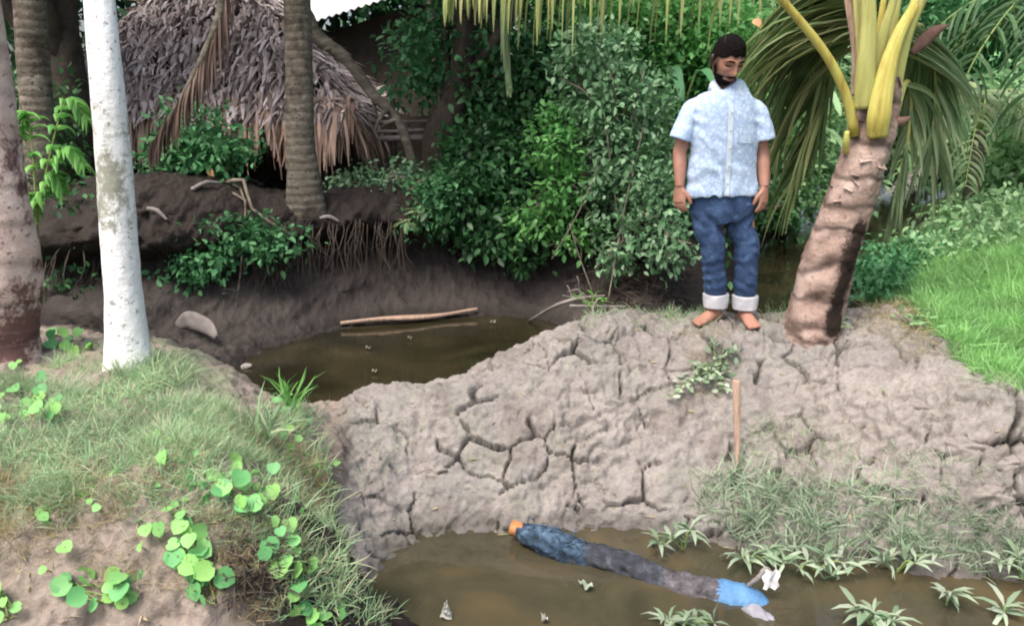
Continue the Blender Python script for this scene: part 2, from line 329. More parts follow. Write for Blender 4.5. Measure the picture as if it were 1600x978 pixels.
# displace along the slope's normal, and hollow the far bank out under its lip
hx_ = np.gradient(HB, axis=1) / np.gradient(GX, axis=1); hy_ = np.gradient(HB, axis=0) / np.gradient(GY, axis=0); nl = np.sqrt(1 + hx_ ** 2 + hy_ ** 2)
kk = ((GX > -3) & (GX < 3.2) & (GY > 1.9) & (GY < 5.3)).astype(float)
VX = GX - hx_ / nl * DZ * kk; VY = GY - hy_ / nl * DZ * kk; GZ = HB + DZ * (1 - kk) + DZ / nl * kk
lip = np.interp(GX, [-3.5, -2.65, -2.1, -1.5, -.9, -.4, .2, .7, 1.1], [6.2, 6.15, 6.4, 6.85, 7.2, 7.45, 7.4, 7.1, 6.6])
bm_ = (1 - sst(GY, lip, lip + .9)) * sst(GY, 4.9, 5.3) * (1 - sst(GX, 1.0, 1.5))
VY = VY - .26 * sst(HB, .08, .32) * bm_ * (1 + .8 * fbm(GX * 2.5, GX * 0 + 3, 2, 91)) + .24 * np.exp(-((HB + .0) / .17) ** 2) * bm_ + (.12 * fbm(GX * 4, HB * 6, 3, 92) + .07 * fbm(GX * 15, HB * 14, 4, 95)) * bm_ * sst(HB, -.45, -.2)
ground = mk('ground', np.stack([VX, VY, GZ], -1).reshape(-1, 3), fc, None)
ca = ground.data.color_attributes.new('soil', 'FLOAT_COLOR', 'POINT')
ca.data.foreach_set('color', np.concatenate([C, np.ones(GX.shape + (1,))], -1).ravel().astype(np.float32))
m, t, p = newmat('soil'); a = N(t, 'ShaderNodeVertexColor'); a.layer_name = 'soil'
tc = N(t, 'ShaderNodeTexCoord'); no = N(t, 'ShaderNodeTexNoise', Scale=7, Detail=9, Roughness=.7); t.links.new(tc.outputs['Object'], no.inputs[0])
no3 = N(t, 'ShaderNodeTexNoise', Scale=45, Detail=4, Roughness=.6); t.links.new(tc.outputs['Object'], no3.inputs[0])
mr = N(t, 'ShaderNodeMapRange'); mr.inputs[1].default_value = .3; mr.inputs[2].default_value = .7; mr.inputs[3].default_value = .62; mr.inputs[4].default_value = 1.28
ad = N(t, 'ShaderNodeMath', operation='ADD'); md = N(t, 'ShaderNodeMath', operation='MULTIPLY'); md.inputs[1].default_value = .5
t.links.new(no.outputs[0], ad.inputs[0]); t.links.new(no3.outputs[0], ad.inputs[1]); t.links.new(ad.outputs[0], md.inputs[0]); t.links.new(md.outputs[0], mr.inputs[0])
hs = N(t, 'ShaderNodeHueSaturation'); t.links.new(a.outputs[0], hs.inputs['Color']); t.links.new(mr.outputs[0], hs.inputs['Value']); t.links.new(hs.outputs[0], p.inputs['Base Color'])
b = N(t, 'ShaderNodeBump', Strength=.8, Distance=.025); t.links.new(md.outputs[0], b.inputs['Height']); t.links.new(b.outputs[0], p.inputs['Normal'])
p.inputs['Roughness'].default_value = .85; p.inputs['Specular IOR Level'].default_value = .25
ground.data.materials.append(m); tag(ground, kind='structure')
_bv = BVHTree.FromObject(ground, bpy.context.evaluated_depsgraph_get())
def G(px, py, t0=.5, t1=40):
    d = ray(px, py); dl = np.linalg.norm(d); h = _bv.ray_cast(Vector((0, 0, CZ)) + Vector(d) * t0, Vector(d / dl), 300)
    return np.array(h[0]) if h[0] is not None else at(px, py, 30)
def hz(x, y):
    h = _bv.ray_cast(Vector((x, y, 8)), Vector((0, 0, -1)), 30); return h[0][2]
def surf(x, y):
    return np.array([hz(float(a), float(b)) for a, b in zip(x, y)])
# ------------------------------------------------------------ water
def water(name, poly, z, cols, opac):
    mb = MB(); V = [(x, y, z) for x, y in poly]; mb.add(V, [tuple(range(len(V)))])
    m, t, p = newmat(name); tc = N(t, 'ShaderNodeTexCoord')
    n = N(t, 'ShaderNodeTexNoise', Scale=1.6, Detail=4, Roughness=.55, Distortion=.6); t.links.new(tc.outputs['Object'], n.inputs[0])
    c = ramp(t, n.outputs[0], cols); t.links.new(c, p.inputs['Base Color'])
    n2 = N(t, 'ShaderNodeTexNoise', Scale=5, Detail=3); t.links.new(tc.outputs['Object'], n2.inputs[0])
    b = N(t, 'ShaderNodeBump', Strength=.16, Distance=.02); t.links.new(n2.outputs[0], b.inputs['Height']); t.links.new(b.outputs[0], p.inputs['Normal'])
    p.inputs['Roughness'].default_value = .05; p.inputs['IOR'].default_value = 1.33; p.inputs['Specular IOR Level'].default_value = 1.0
    tr = N(t, 'ShaderNodeBsdfTransparent'); tr.inputs[0].default_value = (.55, .45, .25, 1); mx = N(t, 'ShaderNodeMixShader'); mx.inputs[0].default_value = opac
    t.links.new(tr.outputs[0], mx.inputs[1]); t.links.new(p.outputs[0], mx.inputs[2]); t.links.new(mx.outputs[0], t.nodes['Material Output'].inputs[0])
    o = mb.build(name, m, None, False); tag(o, kind='structure'); return o
water('water', [(-.95, .6), (3.6, .6), (3.6, 3.7), (.8, 3.85), (0, 3.8), (-.75, 3.5)], -.8, [(.3, (.036, .035, .022)), (.5, (.070, .062, .038)), (.68, (.115, .088, .046))], .85)
water('canal_water', [(-2.7, 4.5), (-1.5, 4.3), (-1.03, 4.34), (0, 4.5), (1.9, 4.72), (2.7, 4.75), (3.2, 5.6), (6, 7), (40, 30), (40, 60), (5, 60), (-2.7, 9)], -.5, [(.3, (.016, .016, .009)), (.5, (.030, .027, .014)), (.7, (.055, .045, .023))], .9)
# ------------------------------------------------------------ leaf clouds
OV = np.array([[0, 0, 0], [-.26, .3, .05], [0, .33, -.02], [.26, .3, .05], [-.22, .68, .03], [0, .7, -.04], [.22, .68, .03], [0, 1, -.12]])
OVF = [(0, 2, 1), (0, 3, 2), (1, 2, 5), (1, 5, 4), (2, 3, 6), (2, 6, 5), (4, 5, 7), (5, 6, 7)]
SM = np.array([[0, 0, 0], [-.28, .5, .06], [.28, .5, .06], [0, 1, -.08]]); SMF = [(0, 2, 3), (0, 3, 1)]
LN = np.array([[0, 0, 0], [-.09, .35, .05], [.09, .35, .05], [-.07, .7, 0], [.07, .7, 0], [0, 1, -.15]]); LNF = [(0, 2, 4), (0, 4, 3), (0, 3, 1), (3, 4, 5)]
HT = np.array([[0, .04, 0], [-.20, -.06, .02], [-.46, .16, .09], [-.50, .50, .10], [0, .40, -.05], [0, 1, -.10], [.50, .50, .10], [.46, .16, .09], [.20, -.06, .02], [-.30, .82, .0], [.30, .82, 0]])
HTF = [(0, 4, 1), (1, 4, 2), (2, 4, 3), (3, 4, 9), (9, 4, 5), (5, 4, 10), (10, 4, 6), (6, 4, 7), (7, 4, 8), (8, 4, 0)]
BL = np.array([[-.02, 0, 0], [.02, 0, 0], [-.018, .4, .02], [.018, .4, .02], [-.012, .75, -.04], [.012, .75, -.04], [0, 1, -.16]]); BLF = [(0, 1, 3), (0, 3, 2), (2, 3, 5), (2, 5, 4), (4, 5, 6)]
TPL = {'oval': (OV, OVF), 'small': (SM, SMF), 'lance': (LN, LNF), 'heart': (HT, HTF), 'blade': (BL, BLF)}
def unit(v): return v / (np.linalg.norm(v, axis=-1, keepdims=True) + 1e-9)
def leaves(P, D, size, kind='oval', tilt=.5, width=1, upv=None, curl=None):
    """P Nx3 leaf bases, D Nx3 directions"""
    T, Fc = TPL[kind]; n = len(P); D = unit(D)
    up = np.array([0, 0, 1.]) + RS.normal(0, tilt, (n, 3)) if upv is None else upv + RS.normal(0, tilt, (n, 3))
    X = unit(np.cross(D, up)); Z = np.cross(X, D)
    s = np.asarray(size).reshape(-1, 1) * np.ones((n, 1))
    V = P[:, None] + s[:, :, None] * (T[None, :, 0:1] * X[:, None] * width + T[None, :, 1:2] * D[:, None] + T[None, :, 2:3] * Z[:, None] * (1 if curl is None else curl))
    Fc = np.array(Fc); FF = (Fc[None] + (np.arange(n) * len(T))[:, None, None]).reshape(-1, 3)
    return V.reshape(-1, 3), FF
def blob_twigs(blobs, n, shell=.55):
    vol = np.array([b[3] * b[4] * b[5] for b in blobs]) ** .8; k = RS.choice(len(blobs), n, p=vol / vol.sum())
    B = np.array(blobs)[k]; d = unit(RS.normal(0, 1, (n, 3))); r = shell + (1 - shell) * RS.rand(n, 1) ** .6
    r = r * (1 + .22 * RS.randn(n, 1) * (RS.rand(n, 1) < .3))
    return B[:, :3] + d * r * B[:, 3:6], d
def foliage(blobs, ntw, per, size, kind, spread=.12, droop=.35, shell=.5, vary=.35, width=1.0):
    C_, d = blob_twigs(blobs, ntw, shell); n = ntw * per
    P = np.repeat(C_, per, 0) + RS.normal(0, spread, (n, 3)) * np.array([1, 1, .8])
    D = np.repeat(d, per, 0) * .6 + RS.normal(0, .7, (n, 3)); D[:, 2] -= droop
    s = size * (1 + vary * RS.uniform(-1, 1, n))
    return leaves(P, D, s, kind, .45, width), C_
def branch_mb(mb, a, b, r0, r1, sag=.1, wob=.06, n=7, seg=6):
    a = np.array(a, float); b = np.array(b, float); L = np.linalg.norm(b - a); mid1 = a * .66 + b * .34; mid2 = a * .33 + b * .67
    mid1 = mid1 + RS.normal(0, wob * L, 3) + [0, 0, sag * L]; mid2 = mid2 + RS.normal(0, wob * L, 3) + [0, 0, sag * L]
    loft([a, mid1, mid2, b], [r0, r0 * .8, (r0 + r1) / 2, r1], seg, n, mb=mb)
def shrub(name, label, cat, base, blobs, ntw, per, size, mat, kind='oval', group=None, spread=.12, droop=.35, shell=.5, nbr=10, r=.02, bark='twig', part='stem', fpart='foliage', width=1.0):
    base = np.array(base, float); th = thing(name, label, cat, base, group)
    (V, Fc), C_ = foliage(blobs, ntw, per, size, kind, spread, droop, shell, width=width)
    mk(fpart, V, Fc, M[mat], th, False)
    mb = MB()
    top = np.mean([b[:3] for b in blobs], 0)
    fork = base * .45 + top * .55; fork[2] = base[2] + (top[2] - base[2]) * .5
    for i in range(nbr):
        e = C_[RS.randint(len(C_))]
        s0 = base + RS.normal(0, r, 3) * [1, 1, 0]; branch_mb(mb, s0 - [0, 0, .03], e, r * RS.uniform(.5, 1), .003 + r * .1, .08)
    mb.build(part, M[bark], th); return th
def tree(name, label, cat, path, rads, blobs, ntw, per, size, mat, kind='small', bark='bark_dark', group=None, spread=.3, nbr=8, shell=.5, droop=.3):
    th = thing(name, label, cat, path[0], group); P = np.array(path, float); mb = MB()
    ph = RS.rand() * 9
    loft(P - np.array([0, 0, .06]) * (np.arange(len(P)) == 0)[:, None], rads, 14, 24, mb=mb, rf=lambda i, a: 1 + .07 * math.sin(3 * a + i * .5 + ph) + .05 * math.sin(5 * a - i * .9))
    mb.build('trunk', M[bark], th)
    (V, Fc), C_ = foliage(blobs, ntw, per, size, kind, spread, droop, shell)
    cr = mk('crown', V, Fc, M[mat], th, False); mb = MB()
    for i in range(nbr):
        k = RS.uniform(.45, 1); q = P[int(k * (len(P) - 1))]
        branch_mb(mb, q, C_[RS.randint(len(C_))], rads[-1] * .7, .01, .05)
    if nbr: mb.build('branch', M[bark], th)
    return th
# ------------------------------------------------------------ palm fronds
def bez(P, n): return catmull(P, n)
def frond(parent, pts, nl, lfn, mat, rmat, r0=.03, r1=.006, droop=.5, spread=1.0, fwd=.5, width=.035, name='frond', u0=.15, sides=(-1, 1), flat=1.0, down=0.0, upref=(0, 0, 1), bias=None, seg=6, tears=.15):
    Pp = bez(pts, 60); T = unit(np.gradient(Pp, axis=0)); mbl = MB()
    for k in range(nl):
        u = u0 + (1 - u0) * k / nl; i = min(58, int(u * 59)); q = Pp[i]; t_ = T[i]; S0 = unit(np.cross(t_, np.array(upref, float)))
        for s in sides:
            L = lfn(u) * RS.uniform(.85, 1.1)
            if RS.rand() < tears: L *= RS.uniform(.3, .8)
            d = unit(S0 * s * spread + t_ * fwd + RS.normal(0, .07, 3) + np.array([0, 0, .15 - down]) + (0 if bias is None else np.array(bias)))
            pts_ = [q + RS.normal(0, .004, 3)]; dd = d.copy(); ds = [d]
            for j in range(seg):
                dd = unit(dd + np.array([0, 0, -droop * (j + 1) / seg * RS.uniform(.7, 1.2)])); pts_.append(pts_[-1] + dd * L / seg); ds.append(dd)
            W = unit(np.cross(ds[1], np.array([0, 0, 1.]) + RS.normal(0, .5 * flat, 3) + t_ * .6))
            Nn = [unit(np.cross(W, x)) for x in ds]
            V = []; wp = [.5, 1, 1, .85, .65, .4, .1]
            for j in range(seg + 1):
                ww = width * wp[min(j, 6)] * .5; V += [pts_[j] - W * ww, pts_[j] + Nn[j] * ww * .5, pts_[j] + W * ww]
            Fq = []
            for j in range(seg):
                a = j * 3; Fq += [(a, a + 1, a + 4, a + 3), (a + 1, a + 2, a + 5, a + 4)]
            mbl.add(V, Fq)
    f = mbl.build(name, M[mat], parent, False)
    mb = MB(); rr = np.linspace(r0, r1, 30)
    loft(Pp[::2], np.stack([rr, rr * .8], 1), 8, mb=mb); r_ = mb.build('petiole', M[rmat], parent, True)
    r_.parent = f; return f
# ------------------------------------------------------------ trunks
def trunk_mat(name, stops, stain, spots=None, ring=24, zone=None, mask=False, wav=.35):
    m, t, p = newmat(name); tc = N(t, 'ShaderNodeTexCoord')
    n = N(t, 'ShaderNodeTexNoise', Scale=6, Detail=8, Roughness=.7); t.links.new(tc.outputs['Object'], n.inputs[0]); c = ramp(t, n.outputs[0], stops)
    n2 = N(t, 'ShaderNodeTexNoise', Scale=2.3, Detail=7, Roughness=.75); t.links.new(tc.outputs['Object'], n2.inputs[0])
    sf = n2.outputs[0]
    if zone:
        sx = N(t, 'ShaderNodeSeparateXYZ'); t.links.new(tc.outputs['Object'], sx.inputs[0]); zr = N(t, 'ShaderNodeMath', operation='MULTIPLY'); zr.inputs[1].default_value = .4; t.links.new(sx.outputs[2], zr.inputs[0])
        zz = ramp(t, zr.outputs[0], [(max(0, (zone[0] - .2) * .4), (0, 0, 0)), (zone[0] * .4, (.16,) * 3), (zone[1] * .4, (.16,) * 3), ((zone[1] + .25) * .4, (0, 0, 0))])
        aa = N(t, 'ShaderNodeMath', operation='ADD'); t.links.new(zz, aa.inputs[0]); t.links.new(sf, aa.inputs[1]); sf = aa.outputs[0]
    f = ramp(t, sf, [(stain[1], (0, 0, 0)), (stain[2], (1, 1, 1))]); mx = N(t, 'ShaderNodeMix', data_type='RGBA')
    t.links.new(f, mx.inputs['Factor']); t.links.new(c, mx.inputs[6]); mx.inputs[7].default_value = (*stain[0], 1); out = mx.outputs[2]
    n4 = N(t, 'ShaderNodeTexNoise', Scale=38, Detail=3, Roughness=.6); t.links.new(tc.outputs['Object'], n4.inputs[0])
    f4 = ramp(t, n4.outputs[0], [(.60, (0, 0, 0)), (.66, (1, 1, 1))]); mx4 = N(t, 'ShaderNodeMix', data_type='RGBA')
    t.links.new(f4, mx4.inputs['Factor']); t.links.new(out, mx4.inputs[6]); mx4.inputs[7].default_value = (*(spots or stain[0]), 1); out = mx4.outputs[2]
    if mask:
        va = N(t, 'ShaderNodeVertexColor'); va.layer_name = 'rot'; nm = N(t, 'ShaderNodeTexNoise', Scale=14, Detail=8, Roughness=.95); t.links.new(tc.outputs['Object'], nm.inputs[0])
        am = N(t, 'ShaderNodeMath', operation='ADD'); t.links.new(va.outputs[0], am.inputs[0]); t.links.new(nm.outputs[0], am.inputs[1]); fm = ramp(t, am.outputs[0], [(.76, (0, 0, 0)), (.92, (1, 1, 1))])
        mm = N(t, 'ShaderNodeMix', data_type='RGBA'); t.links.new(fm, mm.inputs['Factor']); t.links.new(out, mm.inputs[6]); mm.inputs[7].default_value = (.028, .018, .014, 1); out = mm.outputs[2]
    t.links.new(out, p.inputs['Base Color']); p.inputs['Roughness'].default_value = .9; p.inputs['Specular IOR Level'].default_value = .2
    wv = N(t, 'ShaderNodeTexWave', Scale=ring / 6.28, Distortion=3.5 if not mask else 7.0, Detail=3); wv.bands_direction = 'Z'; wv.inputs['Detail Scale'].default_value = 1.5; t.links.new(tc.outputs['Object'], wv.inputs[0])
    n3 = N(t, 'ShaderNodeTexNoise', Scale=22, Detail=8, Roughness=.7); t.links.new(tc.outputs['Object'], n3.inputs[0])
    if wav > .1:
        wr = ramp(t, wv.outputs[1], [(0, (.34,) * 3), (.10, (.72,) * 3), (.22, (1,) * 3)]); wm = N(t, 'ShaderNodeMix', data_type='RGBA', blend_type='MULTIPLY'); wm.inputs['Factor'].default_value = .9 if mask else .45
        t.links.new(out, wm.inputs[6]); t.links.new(wr, wm.inputs[7]); t.links.new(wm.outputs[2], p.inputs['Base Color'])
    ad = N(t, 'ShaderNodeMath', operation='MULTIPLY_ADD'); ad.inputs[1].default_value = wav; t.links.new(wv.outputs[1], ad.inputs[0]); t.links.new(n3.outputs[0], ad.inputs[2])
    b = N(t, 'ShaderNodeBump', Strength=.7, Distance=.02); t.links.new(ad.outputs[0], b.inputs['Height']); t.links.new(b.outputs[0], p.inputs['Normal']); return m
M['trunk_white'] = trunk_mat('trunk_white', [(.3, (.78, .79, .78)), (.6, (.88, .89, .90)), (.8, (.80, .80, .79))], ((.30, .31, .25), .64, .70), (.36, .36, .33), 24, (.72, 1.25), wav=.06)
M['trunk_pink'] = trunk_mat('trunk_pink', [(.3, (.44, .32, .28)), (.5, (.62, .49, .44)), (.7, (.74, .63, .58))], ((.16, .09, .085), .54, .60), (.26, .17, .15), 10, zone=(.2, .26))
M['trunk_grey'] = trunk_mat('trunk_grey', [(.3, (.10, .085, .065)), (.55, (.20, .175, .14)), (.75, (.33, .30, .25))], ((.055, .045, .035), .50, .62), (.06, .05, .04), 30)
M['trunk_palm'] = trunk_mat('trunk_palm', [(.3, (.20, .135, .11)), (.48, (.34, .245, .205)), (.6, (.46, .35, .305)), (.78, (.54, .44, .39))], ((.20, .125, .10), .56, .64), (.24, .16, .13), 11, mask=True)
def ringed(P, rads, n=150, seg=28, ringstep=.11, amp=.035, mb=None, extra=None):
    Lz = abs(P[-1][2] - P[0][2]); ph = RS.rand() * 9
    def rf(i, a):
        z = Lz * i / (n - 1); zz = z + .015 * math.sin(2 * a + ph + z * 3); q = (zz / ringstep) % 1
        k = 1 + amp * (q ** 2 - .5) + .025 * math.sin(2 * a + ph + z * 2.1) + .015 * math.sin(5 * a - z * 7) + .012 * math.sin(9 * a + z * 31)
        return k * (extra(z, a) if extra else 1)
    return loft(P, rads, seg, n, mb=mb, rf=rf)
def palm_trunk(name, label, cat, P, rads, mat, group=None, flare=0, **k):
    th = thing(name, label, cat, P[0], group); mb = MB(); ringed(P, rads, mb=mb, **k); o = mb.build('trunk', M[mat], th); return th, o
g = G(200, 565)
top = at(140, -190, 3.95)
palm_trunk('coconut_tree', 'pale whitewashed palm trunk blotched with grey lichen on grassy bank', 'tree',
           [g - [0, 0, .1], g + [0, 0.02, .12], at(188, 400, g[1] + .03), at(178, 250, g[1] + .05), at(160, 60, g[1] + .06), top], [.125, .100, .083, .082, .077, .066, .062], 'trunk_white', amp=.006, ringstep=.13)
g = G(14, 556)
palm_trunk('coconut_tree', 'thick pinkish brown palm trunk with rough scarred base and dark patches', 'tree',
           [g - [.06, 0, .1], g + [-.06, 0.02, .15], at(0, 400, g[1]), at(-18, 260, g[1]), at(-40, 60, g[1] + .05), at(-75, -200, g[1] + .1)], [.20, .195, .19, .16, .145, .13, .12], 'trunk_pink', amp=.03, ringstep=.17)
g = G(478, 322, 6.4)
th_grey, _ = palm_trunk('coconut_tree', 'dark grey palm trunk standing in front of the thatched roof', 'tree',
           [g - [0, 0, .1], g + [0, 0, .15], at(470, 230, g[1]), at(467, 100, g[1]), at(463, -40, g[1]), at(458, -260, g[1])], [.165, .145, .118, .108, .102, .098], 'trunk_grey', amp=.03, ringstep=.13)
g = np.array([*at(75, 400, 6.2)[:2], .4]); g[2] = hz(g[0], g[1])
palm_trunk('coconut_tree', 'slim shaded grey trunk between the thick pink trunk and the pale one', 'tree',
           [g - [0, 0, .1], g + [0, 0, .1], at(66, 260, 6.2), at(52, 100, 6.2), at(38, -150, 6.2)], [.13, .115, .115, .11, .105], 'trunk_grey', amp=.03)
P = [np.array([-4.6, 7.3, .35]), at(105, 260, 7.3), at(96, 120, 7.3), at(80, 0, 7.3), at(70, -250, 7.3)]
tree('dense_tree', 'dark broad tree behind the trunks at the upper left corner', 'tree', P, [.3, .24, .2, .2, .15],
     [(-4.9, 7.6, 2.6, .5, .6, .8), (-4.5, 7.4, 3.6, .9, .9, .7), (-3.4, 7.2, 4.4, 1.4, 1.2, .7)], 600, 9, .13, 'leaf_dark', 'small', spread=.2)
# ------------------------------------------------------------ thatched hut
hut = thing('thatched_hut', 'low hut under a shaggy grey brown palm thatch hip roof', 'hut', (-2.9, 9.7, .4))
X0, X1, Y0, Y1, ZE, ZR = -4.75, -1.62, 8.0, 11.4, 1.16, 2.78
RG0, RG1, RYm = np.array([-3.6, 9.75, ZR]), np.array([-3.15, 9.75, ZR - .05]), 9.75
e = [np.array([X0, Y0, ZE]), np.array([X1, Y0, ZE]), np.array([X1, Y1, ZE]), np.array([X0, Y1, ZE])]
planes = [(e[0], e[1], RG1, RG0), (e[1], e[2], RG1, RG1), (e[2], e[3], RG0, RG1), (e[3], e[0], RG0, RG0)]
mb = MB()
for a, b_, c, d in planes:
    dn = np.array([0, 0, -.14]); V = [a, b_, c, d, a + dn, b_ + dn, c + dn, d + dn]
    mb.add(V, [(0, 1, 2, 3), (7, 6, 5, 4), (0, 4, 5, 1)])
roof = mb.build('roof', M['wall_dark'], hut, False)
def strips(mb, n, p, dirs, L, wd, lift=.0, seg=4, drp=.25):
    for i in range(n):
        q = p[i]; d = unit(dirs[i] + RS.normal(0, .16, 3)); d[2] += lift * RS.rand(); l = L * RS.uniform(.6, 1.25); W = unit(np.cross(d, [0, 0, 1.]) + RS.normal(0, .35, 3)); ww = wd * RS.uniform(.5, 1.4) / 2
        V = []; x = q.copy(); dd = d.copy()
        for j in range(seg + 1):
            k = ww * (1 - (j / seg) ** 3 * .8); V += [x - W * k, x + W * k]; dd = unit(dd + np.array([0, 0, -drp / seg]) + RS.normal(0, .05, 3)); x = x + dd * l / seg
        mb.add(V, [(2 * j, 2 * j + 1, 2 * j + 3, 2 * j + 2) for j in range(seg)])
for pi, (a, b_, c, d) in enumerate(planes[:2] + planes[3:]):
    nrm = unit(np.cross(b_ - a, c - a)); nrm = nrm if nrm[2] > 0 else -nrm; mb = MB()
    for row in range(26):
        v = row / 26; A = a * (1 - v) + d * v; B = b_ * (1 - v) + c * v; Lr = np.linalg.norm(B - A); n = int(Lr * 58) + 4
        u = RS.rand(n); p_ = A + (B - A) * u[:, None] + nrm * RS.uniform(.02, .09, (n, 1)) + (a - d) * RS.uniform(-.02, .02, (n, 1))
        dr = np.repeat(unit(((a + b_) / 2 - (c + d) / 2))[None], n, 0) if np.linalg.norm(c - d) > .01 else unit((A + (B - A) * u[:, None]) - c)
        strips(mb, n, p_, dr + RS.normal(0, .22, dr.shape), .26, .036, .6, drp=.6)
    mb.build('thatch', M['thatch'], roof, False)
    mb = MB(); L0 = np.linalg.norm(b_ - a)
    for k in range(3):
        n = int(L0 * 75); u = np.linspace(0, 1, n); p_ = a + (b_ - a) * u[:, None] + nrm * .05 + (d - a) * .05 * (k - .3) + RS.normal(0, .02, (n, 3))
        dr = np.repeat((unit(a + b_ - c - d) * .8 + np.array([0, 0, -.25]))[None], n, 0); strips(mb, n, p_, dr, .50, .042, .1, drp=1.3)
    mb.build('eave_fringe', M['thatch_eave'], roof, False)
for x in (X0 + .45, -3.3, X1 - .35):
    mb = MB(); loft([(x, Y0 + .5, .2), (x + .02, Y0 + .5, ZE + .2)], [.05, .045], 8, mb=mb); mb.build('post', M['bark_dark'], hut)
mb = MB(); box(mb, (-3.15, Y0 + 1.3, .8), (2.7, .05, .95)); box(mb, (X1 - .35, 9.8, .8), (.05, 2.6, .95)); box(mb, (X0 + .35, 9.8, .8), (.05, 2.6, .95)); mb.build('wall', M['wall_dark'], hut, False)
# shed with pale metal roof behind
A = at(430, 52, 12.2); B = at(640, -14, 10.9)
shed = thing('shed', 'shed with pale sheet metal roof edge above the thatch', 'shed', ((A[0] + B[0]) / 2, 12.5, .5))
ax = unit(B - A); A2 = A - ax * 1.0; B2 = B + ax * 1.6; back = np.array([-.5, 2.6, 2.0]); mb = MB(); n = 150; V = []; 
for i in range(n + 1):
    q = A2 + (B2 - A2) * i / n; h_ = .018 * math.sin(i * math.pi / 2) ; V += [q + [0, 0, h_], q + back + [0, 0, h_], q + [0, 0, h_ - .02], q + back + [0, 0, h_ - .02]]
Fq = []
for i in range(n):
    a = 4 * i; Fq += [(a, a + 4, a + 5, a + 1), (a + 2, a + 3, a + 7, a + 6), (a, a + 2, a + 6, a + 4)]
mb.add(V, Fq); mb.build('roof', M['tin'], shed)
mb = MB(); q0 = A2 + np.array([.1, .7, -.1]); q1 = B2 + np.array([-.1, .7, -.1])
mb.add([q0, q1, (q1[0], q1[1], .4), (q0[0], q0[1], .4), q0 + [0, .05, 0], q1 + [0, .05, 0], (q1[0], q1[1] + .05, .4), (q0[0], q0[1] + .05, .4)], [(0, 1, 2, 3), (5, 4, 7, 6), (0, 4, 5, 1)])
mb.build('wall', M['wall_dark'], shed, False)
for k in (.2, .75):
    q = A2 + (B2 - A2) * k; mb = MB(); loft([(q[0], q[1] + .15, .4), (q[0], q[1] + .15, q[2] - .03)], [.06, .06], 8, mb=mb); mb.build('post', M['bark_dark'], shed)
# low wall and bamboo rails
a, b_ = at(505, 200, 9.2), at(740, 205, 8.9)
wl = thing('mud_wall', 'low brown mud wall in shade beyond the bamboo rails', 'wall', ((a[0] + b_[0]) / 2, 9.05, .4))
mb = MB(); 
for i in range(12):
    q = a + (b_ - a) * (i + .5) / 12; box(mb, (q[0], q[1], .72 + .012 * math.sin(i * 2.3)), (np.linalg.norm(b_ - a) / 12 - .012, .09, .86), RS.normal(0, .02))
mb.build('panel', M['wall_mud'], wl, False)
fr = thing('rail_fence', 'weathered bamboo rail fence beside the leaning branch', 'fence', at(590, 215, 8.6) * [1, 1, 0] + [0, 0, .45])
for (x0, y0, x1, y1, rr) in ((512, 206, 668, 203, .02), (508, 216, 700, 214, .034), (545, 190, 700, 188, .018)):
    mb = MB(); loft([at(x0, y0, 8.6), at((x0 + x1) / 2, (y0 + y1) / 2 + 2, 8.62), at(x1, y1, 8.6)], [rr, rr, rr * .9], 8, 12, mb=mb); mb.build('rail', M['wood_grey'], fr)
for x in (520, 612, 690):
    q = at(x, 190, 8.64); mb = MB(); loft([(q[0], q[1], .3), (q[0] + .02, q[1], 1.33)], [.035, .028], 8, mb=mb); mb.build('post', M['bark_dark'], fr)
# leaning branch, dark stump, dead frond
def stick(name, label, cat, pts, rads, mat, group=None, twigs=0, part=False, n=24):
    mb = MB(); ph = RS.rand() * 9
    loft(pts, rads, 9, n, mb=mb, rf=lambda i, a: 1 + .08 * math.sin(3 * a + i + ph) + .06 * math.sin(i * 1.7))
    P_ = catmull(pts, 20)
    for k in range(twigs):
        q = P_[RS.randint(6, 18)]; d = unit(RS.normal(0, 1, 3) + [0, 0, .4]) * RS.uniform(.1, .35); branch_mb(mb, q, q + d, rads[-1] * .6, .003)
    o = mb.build(name, M[mat], None); return tag(o, label, cat, group)
stick('leaning_branch', 'knobbly dead branch leaning down from the thatch corner', 'branch', [at(478, 20, 7.9), at(500, 62, 7.8), at(540, 92, 7.7), at(580, 145, 7.6), at(622, 190, 7.5), at(648, 262, 7.5)], [.05, .07, .055, .05, .04, .045], 'bark_grey', twigs=6)
tree('dense_tree', 'black shaded trunk of a tree above the rails with leafy crown', 'tree', [np.array([*at(690, 300, 8.0)[:2], .38]), at(688, 215, 8), at(716, 150, 8), at(724, 60, 8), at(716, -120, 8)], [.20, .17, .13, .10, .08],
     [(*at(690, 85, 8.3), .5, .5, .33), (*at(760, 40, 8.4), .75, .5, .5), (*at(760, -80, 8.2), .8, .7, .5), (.2, 7.8, 3.4, 1.3, 1.2, .5), (-.4, 7.2, 3.6, 1.0, 1.0, .4), (*at(800, -80, 8.4), 1.0, .7, .5), (*at(700, 130, 8.6), .5, .3, .25)], 1500, 10, .085, 'leaf_mid', 'oval', spread=.13)  # high crown blobs out of view, added to shade the bushes and bank below
df = thing('dead_frond', 'brown withered palm frond hanging across the thatched roof', 'palm frond', at(345, -30, 5.8))
frond(df, [at(350, -120, 5.9), at(345, 10, 5.8), at(318, 85, 5.75), at(280, 160, 5.7), at(240, 222, 5.7)], 70, lambda u: .55 * (1 - u * .55), 'dead_frond', 'bark_grey', .035, .01, .8, .22, 1.3, .03, name='leaflets', u0=.05, flat=1.3, down=.5)
